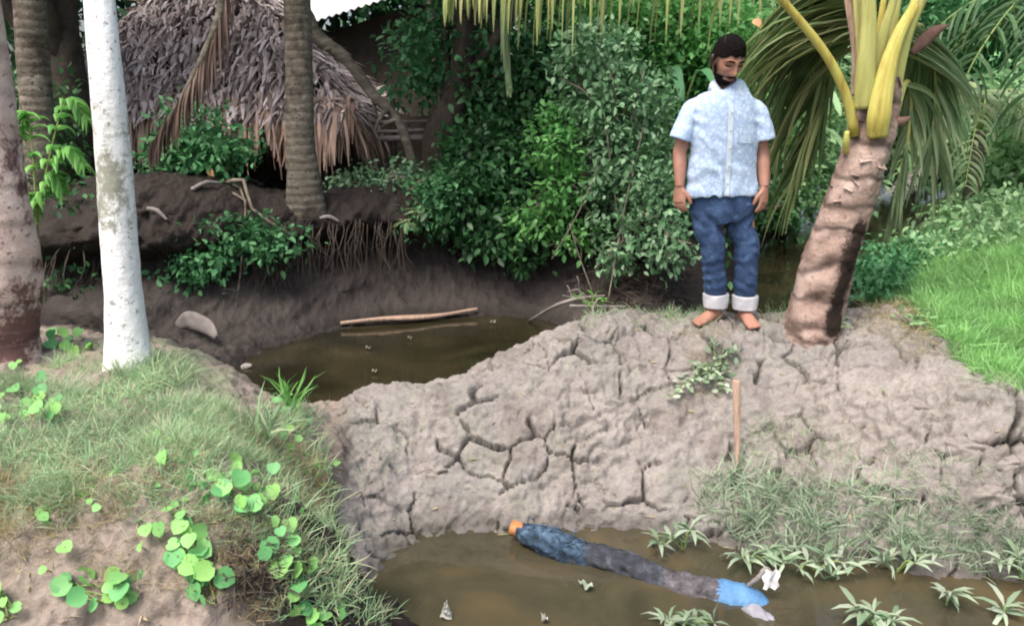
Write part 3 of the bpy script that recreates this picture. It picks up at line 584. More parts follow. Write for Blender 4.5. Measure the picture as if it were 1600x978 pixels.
# ------------------------------------------------------------ young palm on the dam
pb = G(1278, 512); PY = pb[1]
palm = thing('young_palm', 'young leaning coconut palm with yellow leaf stalks on the mud dam', 'palm tree', pb)
tp = [pb - [0.04, 0, .12], at(1270, 505, PY), at(1292, 420, PY), at(1318, 340, PY), at(1345, 262, PY), at(1368, 190, PY), at(1388, 120, PY)]
mb = MB()
ROT_A = 4.25
_ii, _jj = np.meshgrid(np.arange(170), np.arange(40), indexing='ij'); _an = _jj / 40 * 6.2832
TN = 1.6 * fbm(np.cos(_an) * 3.2 + 40, _ii * .085 + np.sin(_an) * 3.2 + 40, 5, 96) + .9 * (np.sqrt(np.clip(voro(np.cos(_an) * 2.2 + 30, _ii * .11 + np.sin(_an) * 2.2 + 30, 33)[0], 0, .4)) - .4)
def bark_extra(z, a):   # hollow rotted strip on the camera's right side, leaf scars stepping up
    q = (z / .085) % 1; s = 1 + .022 * (1 - q) ; d = math.exp(-((a - 5.2) / .42) ** 2) * (sst(z, .12, .25) - sst(z, .62, .8)); return s * (1 - .22 * d * (.7 + .5 * math.sin(z * 46 + 2 * a)))
loft(tp, [(.165, .155), (.152, .152), (.142, .14), (.131, .131), (.125, .125), (.11, .11), (.07, .07)], 40, 170, mb=mb, rf=lambda i, a: (1 + .05 * TN[i, int(a / 6.2832 * 40 + .5) % 40]) * bark_extra(i / 169 * 1.45, a) * (1 + .03 * math.sin(3 * a + i * .11) + .025 * math.sin(7 * a - i * .23) + .02 * math.sin(13 * a + i * .9)))
ptr = mb.build('trunk', M['trunk_palm'], palm)
nv_ = 170 * 40; rv = np.zeros(len(ptr.data.vertices))
for i in range(170):
    z = i / 169 * 1.45
    for j in range(40): rv[i * 40 + j] = .55 * math.exp(-((j / 40 * 6.283 - ROT_A) / .62) ** 2) * (sst(z, .10, .25) - sst(z, .66, .86)) + .25 * math.exp(-((j / 40 * 6.283 - ROT_A) / .8) ** 2) * sst(z, .8, 1.0)
ca = ptr.data.color_attributes.new('rot', 'FLOAT_COLOR', 'POINT'); ca.data.foreach_set('color', np.repeat(rv, 4).astype(np.float32))
bv = BVHTree.FromObject(ptr, bpy.context.evaluated_depsgraph_get())
def on_trunk(px, py):
    o_ = Vector((0, 0, CZ)) ; d = Vector(ray(px, py)).normalized(); h = bv.ray_cast(o_ - Vector(pb), d); return None if h[0] is None else (np.array(h[0]) + pb, np.array(h[1]))
# flaking bark plates / old leaf base stubs
mb = MB()
for k in range(34):
    py = RS.uniform(95, 330); cx = 1385 - (py - 120) * .32 + RS.normal(0, 26); h = on_trunk(cx, py)
    if h is None: continue
    q, nn = h; d = unit(np.array([RS.normal(.3, .5), 0, RS.normal(.6, .4)]) + nn * .25); W = unit(np.cross(d, nn)); L = RS.uniform(.02, .05); ww = RS.uniform(.010, .035)
    a = q - W * ww - nn * .005; b_ = q + W * ww - nn * .005; c = q + W * ww * .7 + d * L + nn * .022; e_ = q - W * ww * .5 + d * L * .8 + nn * .03
    mb.add([a, b_, c, e_, a - nn * .01, b_ - nn * .01], [(0, 1, 2, 3), (3, 2, 5, 4)])
tag(mb.build('bark_flake', M['trunk_palm'], palm, False), kind='stuff')
fib = MB()
for k in range(140):
    h = on_trunk(1372 + RS.normal(0, 26), RS.uniform(95, 215))
    if h is None: continue
    q, nn = h; d = unit(np.array([RS.normal(0, .6), RS.normal(0, .2), RS.normal(.2, .7)]) + nn * .7) * RS.uniform(.03, .11)
    loft([q, q + d * .6, q + d + [0, 0, -.02]], [.002, .0015, .001], 4, mb=fib)
fib.build('fibre', M['dead_frond'], palm)
# yellow leaf stalks
def stalk(pts, r, mat, nm='leaf_stalk', n=40):
    mb = MB(); r = np.array(r, float); loft(pts, np.stack([r, r * .6], 1), 40, n, mb=mb, rf=lambda i, a: 1 + .035 * math.sin(11 * a + .05 * i) + .03 * math.sin(5 * a + 1 + i * .07) - .12 * math.exp(-((a - 4.9) / .35) ** 2)); return mb.build(nm, M[mat], palm)
o3 = stalk([at(1371, 214, PY - .13), at(1374, 180, PY - .15), at(1384, 120, PY - .13), at(1402, 60, PY - .1), at(1430, 10, PY - .06), at(1480, -60, PY), at(1560, -160, PY + .1)], [.050, .060, .048, .033, .026, .022, .018], 'petiole')
o4 = stalk([at(1350, 170, PY - .10), at(1352, 110, PY - .12), at(1356, 50, PY - .13), at(1356, -20, PY - .13), at(1350, -120, PY - .1)], [.05, .048, .042, .034, .03], 'petiole_green')
o5 = stalk([at(1392, 150, PY - .02), at(1404, 90, PY - .03), at(1420, 40, PY - .05), at(1448, -20, PY - .05), at(1490, -110, PY)], [.05, .045, .036, .03, .026], 'petiole_green')
o6 = stalk([at(1338, 150, PY + .02), at(1337, 80, PY), at(1326, 10, PY - .02), at(1314, -60, PY)], [.03, .022, .018, .014], 'wood_raw')
o7 = stalk([at(1368, 130, PY - .06), at(1378, 60, PY - .09), at(1396, 0, PY - .1), at(1410, -80, PY - .1)], [.03, .026, .02, .018], 'petiole_green')
o8 = stalk([at(1380, 140, PY - .0), at(1400, 70, PY), at(1428, 0, PY + .04), at(1450, -80, PY + .1)], [.022, .018, .015, .012], 'petiole_green')
o9 = stalk([at(1346, 160, PY - .06), at(1344, 90, PY - .08), at(1338, 20, PY - .06), at(1330, -60, PY)], [.020, .017, .014, .012], 'petiole_green')
o10 = stalk([at(1362, 140, PY - .08), at(1372, 60, PY - .06), at(1384, -20, PY - .02), at(1392, -80, PY)], [.022, .018, .014, .012], 'petiole')
# stumps of cut leaf stalks, and the yellow scar
mb = MB(); loft([at(1322, 240, PY - .06), at(1322, 222, PY - .09), at(1324, 205, PY - .10)], [.012, .020, .012], 10, 8, mb=mb); mb.build('stalk_stub', M['petiole'], palm)
M['spathe'] = nmat('spathe', [(.3, (.10, .055, .045)), (.7, (.20, .12, .10))], 12, .8, .4)
mb = MB(); loft([at(1425, 85, PY + .05), at(1440, 68, PY + .05), at(1460, 50, PY + .05), at(1482, 40, PY + .05)], [(.015, .015), (.036, .02), (.032, .02), (.006, .006)], 12, 16, mb=mb); mb.build('spathe', M['spathe'], palm)
mb = MB(); loft([at(1385, 190, PY - .03), at(1408, 190, PY - .07), at(1422, 184, PY - .07)], [(.03, .02), (.025, .02), (.008, .006)], 10, 8, mb=mb); mb.build('stalk_stub', M['spathe'], palm)
# the frond that arches over the person, tip hanging at upper middle
fp = [at(1336, 212, PY - .07), at(1322, 150, PY - .10), at(1290, 85, PY - .14), at(1228, 8, PY - .2), at(1150, -75, PY - .35), at(1050, -105, PY - .5), at(940, -95, PY - .62), at(850, -70, PY - .7), at(760, -45, PY - .75), at(690, -5, PY - .8)]
f1 = frond(palm, fp, 70, lambda u: .30 + .20 * math.sin(min(1, (u - .3) * 1.7) * math.pi) - .16 * sst(u, .8, 1), 'palm_yellow', 'petiole', .030, .005, 1.2, .55, .35, .026, u0=.42, down=.75, tears=.6)
# greyish hanging tip leaflets
fd = thing('hanging_leaf', 'greyish green palm leaf tip hanging straight down at upper middle', 'palm frond', at(790, -40, PY - .55))
frond(fd, [at(786, -60, PY - .6), at(788, 10, PY - .6), at(793, 80, PY - .6), at(797, 140, PY - .6)], 34, lambda u: .34 * (1.15 - u), 'palm_pale', 'stem_green', .006, .002, .6, .10, 1.2, .018, name='leaflets', u0=.0, down=.5)
# big drooping fronds behind
frond(palm, [at(1362, 150, PY + .1), at(1350, 60, PY + .22), at(1335, -20, PY + .42), at(1300, -40, PY + .7), at(1262, 20, PY + .95), at(1235, 110, PY + 1.05), at(1215, 210, PY + 1.05)], 90, lambda u: .82 * (1 - .40 * u), 'palm_olive', 'petiole_green', .03, .006, .45, .7, .5, .034, u0=.2, down=.6, bias=(-.35, 0, 0))
frond(palm, [at(1352, 120, PY + .15), at(1340, 40, PY + .3), at(1318, 0, PY + .45), at(1300, 50, PY + .6), at(1290, 150, PY + .6), at(1262, 260, PY + .6)], 84, lambda u: .95 * (1 - .4 * u), 'palm_olive', 'petiole_green', .028, .006, .4, .6, .6, .034, u0=.15, down=.8, bias=(-.7, 0, 0))
frond(palm, [at(1392, 130, PY + .1), at(1412, 60, PY + .2), at(1436, 40, PY + .35), at(1455, 70, PY + .5), at(1462, 150, PY + .55), at(1452, 250, PY + .55)], 64, lambda u: .66 * (1 - .35 * u), 'palm_pale', 'petiole_green', .022, .005, .25, .5, .5, .034, u0=.15, down=.9, bias=(.35, 0, 0))
frond(palm, [at(1395, 200, PY + .12), at(1415, 130, PY + .2), at(1425, 160, PY + .3), at(1412, 260, PY + .32), at(1400, 330, PY + .32)], 26, lambda u: .4 * (1 - .3 * u), 'palm_pale', 'petiole_green', .02, .005, .4, .4, .7, .034, u0=.25, down=.6)
frond(palm, [at(1385, 110, PY), at(1420, -80, PY + .1), at(1500, -200, PY + .3), at(1640, -230, PY + .6), at(1760, -120, PY + .9)], 60, lambda u: .8 * (1 - .4 * u), 'palm_olive', 'petiole_green', .03, .006, .8, .8, .4, .03, u0=.25, down=.3)
frond(palm, [at(1365, 110, PY), at(1345, -100, PY + .1), at(1290, -260, PY + .4), at(1200, -330, PY + 1.0), at(1080, -300, PY + 1.7)], 60, lambda u: .8 * (1 - .4 * u), 'palm_olive', 'petiole_green', .03, .006, .8, .8, .4, .03, u0=.25, down=.3)
# ------------------------------------------------------------ shrubs over the far pool
def B(px, py, Y, rx, ry, rz): q = at(px, py, Y); return (*q, rx, ry, rz)
GB = 'shrubs crowding the far bank of the pool'
def gz_(px, Y, dz=0):
    q = at(px, 300, Y); return np.array([q[0], Y, hz(q[0], Y) + dz])
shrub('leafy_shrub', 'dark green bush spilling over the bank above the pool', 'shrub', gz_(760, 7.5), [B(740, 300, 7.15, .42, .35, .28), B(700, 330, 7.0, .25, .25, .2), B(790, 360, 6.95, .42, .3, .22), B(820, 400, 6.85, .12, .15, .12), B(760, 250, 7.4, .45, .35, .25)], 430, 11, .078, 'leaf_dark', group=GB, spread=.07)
shrub('leafy_shrub', 'bush with bright green leafy spray hanging in the middle of the thicket', 'shrub', gz_(860, 7.2), [B(868, 230, 6.75, .20, .2, .17), B(885, 295, 6.65, .2, .18, .16), B(845, 345, 6.65, .24, .18, .12), B(865, 180, 6.85, .16, .15, .10), B(905, 370, 6.6, .22, .15, .10)], 150, 10, .066, 'leaf_fresh', group=GB, spread=.07)
shrub('leafy_shrub', 'tall thicket with many small greyish leaves right of the bright spray', 'shrub', gz_(960, 6.9), [B(930, 130, 6.7, .3, .25, .28), B(990, 170, 6.6, .32, .25, .35), B(1000, 260, 6.5, .3, .22, .3), B(960, 320, 6.5, .25, .22, .3), B(930, 80, 6.8, .3, .25, .2), B(940, 220, 6.7, .25, .2, .25)], 480, 10, .062, 'leaf_grey', group=GB, spread=.065, nbr=22)
shrub('leafy_shrub', 'thin greyish shrub trailing to the mud behind the standing person', 'shrub', gz_(1010, 6.4), [B(1010, 350, 6.15, .22, .2, .14), B(1040, 390, 6.0, .14, .15, .12), B(1030, 300, 6.3, .18, .2, .15), B(960, 400, 6.1, .12, .12, .1)], 120, 10, .06, 'leaf_grey', group=GB, spread=.07, nbr=14)
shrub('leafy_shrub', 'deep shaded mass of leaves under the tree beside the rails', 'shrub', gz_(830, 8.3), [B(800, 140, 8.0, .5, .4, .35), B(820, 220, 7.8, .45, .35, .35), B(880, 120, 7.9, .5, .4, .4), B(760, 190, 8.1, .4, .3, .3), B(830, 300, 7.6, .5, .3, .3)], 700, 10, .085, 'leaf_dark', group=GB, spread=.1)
shrub('leafy_shrub', 'bluish green bush with drooping sprays left of the dark trunk', 'shrub', gz_(590, 7.4), [B(560, 290, 7.3, .22, .2, .13), B(620, 285, 7.3, .28, .2, .14), B(530, 320, 7.15, .16, .15, .1), B(640, 310, 7.2, .2, .15, .12)], 170, 10, .055, 'leaf_grey', group=GB, spread=.07)
shrub('leafy_shrub', 'low bush hanging over the bank right of the grey trunk', 'shrub', gz_(640, 7.2), [B(690, 310, 6.9, .2, .2, .16), B(655, 345, 6.85, .16, .15, .07)], 90, 10, .055, 'leaf_mid', group=GB, spread=.07)
shrub('leafy_shrub', 'small bush under the eave with a pair of orange leaves', 'shrub', gz_(330, 6.9), [B(310, 200, 6.8, .22, .2, .2), B(280, 245, 6.7, .3, .2, .16), B(260, 285, 6.6, .18, .15, .1), B(385, 235, 6.8, .13, .12, .08), B(325, 250, 6.7, .2, .15, .14)], 210, 10, .07, 'leaf_mid', spread=.08, group='shrubs on the bank below the hut')
shrub('leafy_shrub', 'low green bush hanging from the bank edge between pale and grey trunks', 'shrub', gz_(350, 6.6), [B(290, 370, 6.1, .25, .2, .12), B(370, 370, 6.15, .25, .2, .12), B(280, 430, 5.95, .14, .15, .07), B(430, 380, 6.2, .2, .15, .1), B(330, 410, 6.0, .2, .15, .1)], 230, 10, .06, 'leaf_mid', spread=.07, group='shrubs on the bank below the hut')
shrub('leafy_shrub', 'dark shrub behind the bright fern by the slim trunk', 'shrub', gz_(60, 6.4), [B(50, 180, 6.6, .25, .3, .3), B(110, 330, 6.0, .15, .15, .2), B(60, 260, 6.3, .2, .2, .3), B(90, 440, 5.7, .15, .1, .1)], 200, 10, .065, 'leaf_dark', group='shrubs on the bank below the hut')
# thin bare stems and lianas in the thicket
def vine(label, pts, r=.012):
    return stick('hanging_vine', label, 'vine', pts, [r * .55, r * .45, r * .4], 'bark_grey', 'bare lianas in the thicket', 3)
vine('straight bare liana left in the grey leaved thicket', [at(945, 180, 6.45), at(960, 300, 6.4), at(985, 430, 6.2)])
vine('bare liana crossing in front of grey leaves down to the mud', [at(1005, 200, 6.4), at(975, 330, 6.2), at(950, 470, 5.8)])
vine('slanting bare stem in front of the bright green spray', [at(935, 260, 6.4), at(905, 330, 6.3), at(862, 405, 6.2)])
vine('bare twig bending down to the sticks by the water', [at(890, 350, 6.3), at(905, 400, 6.2), at(925, 455, 6.0)], .01)
vine('thin pale stem below the bank bush left of the pool', [at(378, 400, 6.0), at(374, 440, 5.95), at(368, 482, 5.9)], .011)
# fern-like palm seedling at left
fn = thing('fan_plant', 'bright yellow green feathery palm seedling beside the pink trunk', 'plant', G(60, 400))
b0 = G(60, 400)
for (tx, ty, ll) in ((140, 190, .26), (135, 262, .24), (50, 340, .22), (30, 210, .22), (100, 300, .2)):
    e_ = at(tx, ty, 5.1); m_ = at((60 + tx) / 2, min(ty, 330) - 25, 5.1); s_ = at(58, 345, 5.15)
    frond(fn, [b0, s_, m_, e_], 13, lambda u: ll * (1 - .5 * u), 'leaf_bright', 'stem_green', .008, .003, .5, 1.0, .6, .045, u0=.5, down=.1, tears=0)
# ------------------------------------------------------------ background vegetation
def bigleaf(name, label, base, n, L, Wd, mat, spread=1.0, group=None, cat='plant', h=1.0):
    th = thing(name, label, cat, base, group)
    for k in range(n):
        az = RS.uniform(0, 6.28); el = RS.uniform(.5, 1.2); d = np.array([math.cos(az) * math.cos(el), math.sin(az) * math.cos(el) * .7 - .2, math.sin(el)])
        st = base + RS.normal(0, .08, 3) * [1, 1, 0]; mid = st + d * h * RS.uniform(.5, 1.1); l = L * RS.uniform(.7, 1.15)
        mb = MB(); dh = unit(np.array([d[0], d[1], 0])); S = np.array([-dh[1], dh[0], 0]); V = []; q = mid.copy(); dd = unit(d + dh * .6); ns = 9
        for j in range(ns):
            ww = Wd * math.sin(math.pi * (j + .6) / (ns + .2)) ** .7; V += [q - S * ww + [0, 0, .25 * ww + RS.normal(0, .01)], q, q + S * ww + [0, 0, .25 * ww + RS.normal(0, .01)]]
            dd = unit(dd + np.array([0, 0, -.26])); q = q + dd * l / ns
        Fq = []
        for j in range(ns - 1): a = 3 * j; Fq += [(a, a + 1, a + 4, a + 3), (a + 1, a + 2, a + 5, a + 4)]
        mb.add(V, Fq); lf = mb.build('leaf', M[mat], th)
        mb = MB(); loft([st, (st + mid) / 2 + [0, 0, .03], mid], [.022, .015, .01], 6, 6, mb=mb); s_ = mb.build('stalk', M['stem_green'], th); s_.parent = lf
    return th
GF = 'trees and shrubs filling the far background'
def bgbush(label, px, Y, blobs, n, size, mat, kind='small', spread=.25, nbr=6):
    return shrub('background_shrub', label, 'shrub', gz_(px, Y), blobs, n, 9, size, mat, kind, GF, spread, nbr=nbr, r=.05, bark='bark_dark')
bgbush('light green bush behind the head of the person', 1080, 10.5, [B(1040, 60, 10, .8, .6, .5), B(1090, 150, 10, .6, .5, .5), B(980, 30, 10.3, .9, .7, .5), B(1060, 240, 9.6, .5, .4, .4), B(1130, 60, 9.6, .5, .4, .3)], 1500, .095, 'leaf_fresh')
bgbush('pale green bush between the person and the young palm', 1230, 11.5, [B(1210, 60, 11.3, .9, .6, .6), B(1230, 170, 11, .7, .5, .6), B(1190, 260, 10.5, .5, .5, .35), B(1260, 280, 11, .6, .5, .4), B(1150, 20, 12, .9, .6, .6)], 1100, .13, 'leaf_pale')
bgbush('dark bush low behind the trouser legs of the person', 1120, 8.6, [B(1060, 300, 8.3, .35, .3, .3), B(1090, 340, 8.0, .25, .25, .2), B(1200, 310, 9.5, .4, .3, .2)], 260, .09, 'leaf_dark')
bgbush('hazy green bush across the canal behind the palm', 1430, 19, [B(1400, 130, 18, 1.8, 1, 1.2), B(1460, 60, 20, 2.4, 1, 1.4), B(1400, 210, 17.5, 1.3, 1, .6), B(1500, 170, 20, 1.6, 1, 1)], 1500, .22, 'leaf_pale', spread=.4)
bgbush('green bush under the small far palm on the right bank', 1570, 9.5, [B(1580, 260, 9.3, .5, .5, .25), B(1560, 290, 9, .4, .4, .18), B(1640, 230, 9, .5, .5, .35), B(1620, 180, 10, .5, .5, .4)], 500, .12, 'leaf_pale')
bgbush('leafy creeper mat at the upper edge of the green bank', 1500, 8.2, [B(1560, 345, 7.6, .5, .6, .10), B(1590, 380, 6.6, .4, .5, .09), B(1480, 378, 7.6, .4, .4, .05), B(1500, 400, 6.8, .5, .4, .04), B(1620, 330, 7.4, .4, .5, .12)], 700, .065, 'leaf_pale', 'oval', spread=.1, nbr=3)
bgbush('creeper patch spilling down the green bank beside the palm', 1400, 6.9, [B(1390, 420, 6.6, .3, .4, .06), B(1365, 440, 6.0, .2, .3, .06), B(1440, 400, 7.0, .35, .4, .06)], 320, .06, 'leaf_mid', 'oval', spread=.08, nbr=3)
bgbush('tall dark bush in the top right corner', 1600, 13, [B(1600, 60, 12, 1.2, .8, 1.0), B(1530, 20, 13, 1.2, .8, .7), B(1640, 160, 11, .8, .6, .6)], 1100, .14, 'leaf_mid')
bigleaf('broad_leaf_plant', 'broad leaved banana like plant left of the head of the person', np.array([*at(1020, 200, 9.4)[:2], .5]), 22, .8, .055, 'leaf_mid', group='broad leaved plants in the background', h=1.5)
bigleaf('broad_leaf_plant', 'pale broad leaved plant over the right shoulder of the shirt', np.array([*at(1210, 200, 10.4)[:2], .5]), 22, .8, .055, 'leaf_pale', group='broad leaved plants in the background', h=1.6)
def bgtree(label, x, y, h, wd, n, size, mat, zc=None):
    gz = hz(x, y); P = [np.array([x, y, gz]), np.array([x + .1, y, gz + h * .3]), np.array([x - .1, y + .1, gz + h * .6]), np.array([x, y, gz + h * .9])]
    bl = [(x + RS.uniform(-.5, .5) * wd, y + RS.uniform(-.4, .4) * wd, gz + h * z_, wd * RS.uniform(.35, .55), wd * .4, h * .16) for z_ in (.3, .42, .5, .6, .7, .8, .9, .95)]
    return tree('background_tree', label, 'tree', P, [.22, .18, .14, .08], bl, n, 9, size, mat, 'small', group=GF, spread=.45)
BT = [('tall tree rising behind the thatched hut', -6.5, 15, 8, 4.5, 1300, .24, 'leaf_dark'), ('wide tree behind the shed with the metal roof', -.9, 16.5, 8, 5, 1500, .25, 'leaf_dark'),
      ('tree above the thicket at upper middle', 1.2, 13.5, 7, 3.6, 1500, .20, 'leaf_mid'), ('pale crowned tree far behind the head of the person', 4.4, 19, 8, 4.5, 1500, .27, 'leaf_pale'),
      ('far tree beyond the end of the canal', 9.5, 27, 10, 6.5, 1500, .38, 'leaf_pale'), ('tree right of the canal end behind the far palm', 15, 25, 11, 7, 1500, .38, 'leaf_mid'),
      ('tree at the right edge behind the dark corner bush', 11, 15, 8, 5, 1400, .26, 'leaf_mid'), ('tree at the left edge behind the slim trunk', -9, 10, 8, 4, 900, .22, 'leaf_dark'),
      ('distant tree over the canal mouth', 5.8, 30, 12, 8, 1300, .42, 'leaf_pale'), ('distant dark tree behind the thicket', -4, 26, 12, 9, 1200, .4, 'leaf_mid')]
for a in BT: bgtree(*a)
# far palms on the right bank
def small_palm(label, base, top, r, nf, L, mats, ll=.5, group='small palms on the right bank'):
    th = thing('small_palm', label, 'palm tree', base, group); mb = MB(); ringed([base - [0, 0, .1], base * .5 + top * .5, top], [r * 1.25, r, r * .9], 50, 14, mb=mb); mb.build('trunk', M['trunk_grey'], th)
    for k in range(nf):
        az = k * 2.4 + RS.uniform(-.3, .3); el = RS.uniform(.3, 1.2); d = np.array([math.cos(az), math.sin(az), 0]); l = L * RS.uniform(.8, 1.1)
        frond(th, [top, top + d * l * .25 * math.cos(el) + [0, 0, l * .35 * math.sin(el) + .1], top + d * l * .6 + [0, 0, l * .30 * math.sin(el)], top + d * l * .95 + [0, 0, -l * .15], top + d * l * 1.1 + [0, 0, -l * .5]], 26, lambda u: ll * (1.1 - .6 * u), mats, 'stem_green', .012, .004, .75, .8, .5, .035, u0=.22, seg=4)
    return th
small_palm('small palm with grey green fronds standing beside the far canal water', np.array([*at(1515, 340, 8.8)[:2], hz(*at(1515, 340, 8.8)[:2])]), at(1530, 205, 8.8), .08, 8, 1.0, 'palm_pale', .4)
small_palm('dark fronded palm at the right edge above the green bank', np.array([*at(1680, 340, 7.4)[:2], .2]), at(1680, 60, 7.4), .10, 11, 1.5, 'palm_dark', .6)
th_p = thing('pale_dry_frond', 'whitish fallen dry frond beside the far canal water', 'palm frond', at(1440, 270, 9.4))
frond(th_p, [at(1500, 262, 9.6), at(1460, 262, 9.4), at(1425, 275, 9.3), at(1400, 300, 9.2)], 26, lambda u: .35 * (1 - .4 * u), 'wood_grey', 'wood_grey', .02, .005, .4, 1, .6, .02, name='leaflets')
# ------------------------------------------------------------ canopy above the frame at the back (crowns of the trunks that rise out of view)
def crownfronds(th, top, n, L, mat):
    for k in range(n):
        az = k * 2.4; d = np.array([math.cos(az), math.sin(az), 0]); el = .2 + .8 * ((k * .37) % 1); l = L
        frond(th, [top, top + d * l * .3 + [0, 0, l * .3 * el], top + d * l * .7 + [0, 0, l * .25 * el - .1], top + d * l + [0, 0, -l * .25]], 30, lambda u: .7 * (1.1 - .6 * u), mat, 'petiole_green', .03, .006, .5, .8, .5, .05, u0=.2, seg=3)
crownfronds(th_grey, at(458, -260, 7.2), 11, 2.2, 'palm_dark')
# ------------------------------------------------------------ hanging roots and debris on the far bank
mb = MB()
for k in range(150):
    px = RS.uniform(380, 640); py0 = 345 + RS.uniform(0, 40) - (px - 500) * .03; q = G(px, py0); L = RS.uniform(.2, .55); q = q + [0, -.06, 0]
    loft([q + [0, .06, .01], q + [RS.normal(0, .02), -.04, -.05], q + [RS.normal(0, .04), -.05 - RS.rand() * .08, -L * .6], q + [RS.normal(0, .06), -.08 - RS.rand() * .1, -L]], [.004, .0045, .003, .0015], 5, 9, mb=mb)
for k in range(40):
    q = G(RS.uniform(70, 165), 390 + RS.uniform(0, 60)) + [0, -.05, 0]; L = RS.uniform(.1, .35)
    loft([q + [0, .06, .02], q + [RS.normal(0, .03), -.05, -L * .5], q + [RS.normal(0, .05), -.08, -L]], [.006, .004, .002], 5, 7, mb=mb)
tag(mb.build('hanging_roots', M['rootm'], None), kind='stuff')
mb = MB()
for k in range(260):
    q = G(RS.uniform(900, 1085), RS.uniform(400, 478)); d = RS.normal(0, .11, 3) * [1, 1, .35]; loft([q + [0, -.01, .01], q + d * .5 + [0, -.02, .02], q + d + [0, -.01, .0]], [.004, .0035, .002], 4, 5, mb=mb)
tag(mb.build('dead_twigs', M['rootm'], None), kind='stuff')
mb = MB()
for k in range(7):
    a, b_ = [(300, 300, 345, 292), (385, 285, 412, 294), (405, 292, 440, 280), (230, 330, 262, 350), (500, 345, 530, 352), (560, 360, 562, 390), (690, 395, 742, 392)][k], None
    q0, q1 = G(a[0], a[1]), G(a[2], a[3]); tag(stick('fallen_stick', ['pale stick lying under the shrub below the eave', 'curved pale stick left of the grey trunk', 'bent stick touching the grey trunk', 'reddish stick on the bank below the pale trunk', 'short stick right of the foot of the grey trunk', 'upright broken root below the low bush', 'dark branch lying over the mud by the pool'][k], 'stick', [q0 + [0, 0, .02], (q0 + q1) / 2 + [0, 0, .05], q1 + [0, 0, .03]], [.014, .018, .01], 'wood_grey' if k not in (6,) else 'bark_dark', 'sticks lying on the far bank'))
mb = MB()
for k in range(150):
    q = G(RS.uniform(350, 440), RS.uniform(840, 930)); d = RS.normal(0, .05, 3) * [1, 1, .6]; loft([q + [0, -.01, .005], q + d * .5 + [0, -.02, .012], q + d + [0, -.012, -.01]], [.003, .0025, .0015], 4, 5, mb=mb)
tag(mb.build('hollow_shade_roots', M['rootm'], None), kind='stuff')  # dark dead roots added to stand in for a shadowed root hollow
# plank in the pool
q0, q1 = atz(532, 507, -.47), atz(746, 486, -.46); mb = MB(); ax = unit(q1 - q0); sd_ = unit(np.cross(ax, [0, 0, 1.])); n = 24
V = []
for i in range(n):
    u = i / (n - 1); ww = .012 + .05 * math.sin(math.pi * min(1, u * 1.08)) ** .8 * (1 - .25 * math.sin(u * 9)); c = q0 + (q1 - q0) * u + [0, 0, .01 * math.sin(u * 7)]
    V += [c - sd_ * ww + [0, 0, .012], c + sd_ * ww + [0, 0, .030], c + sd_ * ww, c - sd_ * ww - [0, 0, .012]]
Fq = [(3, 2, 1, 0), (4 * n - 4, 4 * n - 3, 4 * n - 2, 4 * n - 1)]
for i in range(n - 1):
    for j in range(4): k = (j + 1) % 4; Fq.append((4 * i + j, 4 * i + k, 4 * i + 4 + k, 4 * i + 4 + j))
mb.add(V, Fq); tag(mb.build('palm_husk', M['wood_raw'], None), 'long pointed reddish palm husk floating along the far shore', 'husk')
# fallen leaf sheath at the left end of the pool
g = G(300, 520); mb = MB(); loft([g + [-.1, 0, .05], g + [.0, -.02, .10], g + [.14, -.06, .06], g + [.22, -.12, .0]], [(.03, .012), (.07, .02), (.06, .02), (.02, .01)], 12, 18, mb=mb); tag(mb.build('leaf_sheath', M['wood_grey'], None), 'grey curled leaf sheath on the mud at the left end of the pool', 'leaf sheath')
# sticks with fresh leaves at the pool's right
stick('driftwood_stick', 'long grey stick with fresh leaves poking out of the pool', 'stick', [atz(826, 502, -.5), at(868, 478, 5.5), at(905, 466, 5.4), at(945, 462, 5.4)], [.010, .014, .010, .006], 'wood_grey', 'sticks at the right end of the pool', 3)
stick('driftwood_stick', 'level grey stick crossing below the leafy sprig', 'stick', [at(890, 478, 5.3), at(935, 479, 5.3), at(978, 479, 5.35)], [.010, .010, .007], 'wood_grey', 'sticks at the right end of the pool', 1)
stick('driftwood_stick', 'short twig propped upright behind the cracked mud', 'stick', [at(932, 500, 5.0), at(926, 482, 5.1), at(935, 466, 5.2)], [.010, .008, .005], 'wood_grey', 'sticks at the right end of the pool', 1)
def sprig(name, label, cat, base, tips, per, size, mat, kind, spread, group=None, droop=.1, stemr=.005, width=1, up=.02, bark='stem_green'):
    """small plant: stems from base to tips with leaves along them"""
    base = np.array(base, float); th = thing(name, label, cat, base, group); mb = MB(); Ps = []; Ds = []
    for tp_ in tips:
        tp_ = np.array(tp_, float); c = catmull([base, (base + tp_) / 2 + [0, 0, up] + RS.normal(0, .01, 3), tp_], 12); loft(c, np.linspace(stemr, stemr * .5, 12), 5, mb=mb)
        k = RS.randint(2, 12, per); Ps.append(c[k] + RS.normal(0, spread, (per, 3)) * [1, 1, .5]); D = RS.normal(0, 1, (per, 3)); D[:, 2] = np.abs(D[:, 2]) * .3 - droop; D += unit(tp_ - base) * .6; Ds.append(D)
    mb.build('stem', M[bark], th); Ps = np.concatenate(Ps); Ds = np.concatenate(Ds)
    V, Fc = leaves(Ps, Ds, size * RS.uniform(.6, 1.2, len(Ps)), kind, .35, width); mk('foliage', V, Fc, M[mat], th, False); return th
sprig('leafy_sprig', 'bright green sprig on the sticks beside the pool', 'plant', at(925, 484, 5.2), [at(900, 466, 5.2), at(932, 458, 5.2), at(950, 470, 5.2)], 7, .07, 'leaf_bright', 'lance', .01, width=1.6)
sprig('leafy_sprig', 'bent plant with strap leaves above the palm husk', 'plant', G(640, 345), [at(615, 355, 6.7), at(640, 350, 6.6), at(660, 330, 6.7)], 8, .16, 'palm_pale', 'lance', .02, droop=.5)
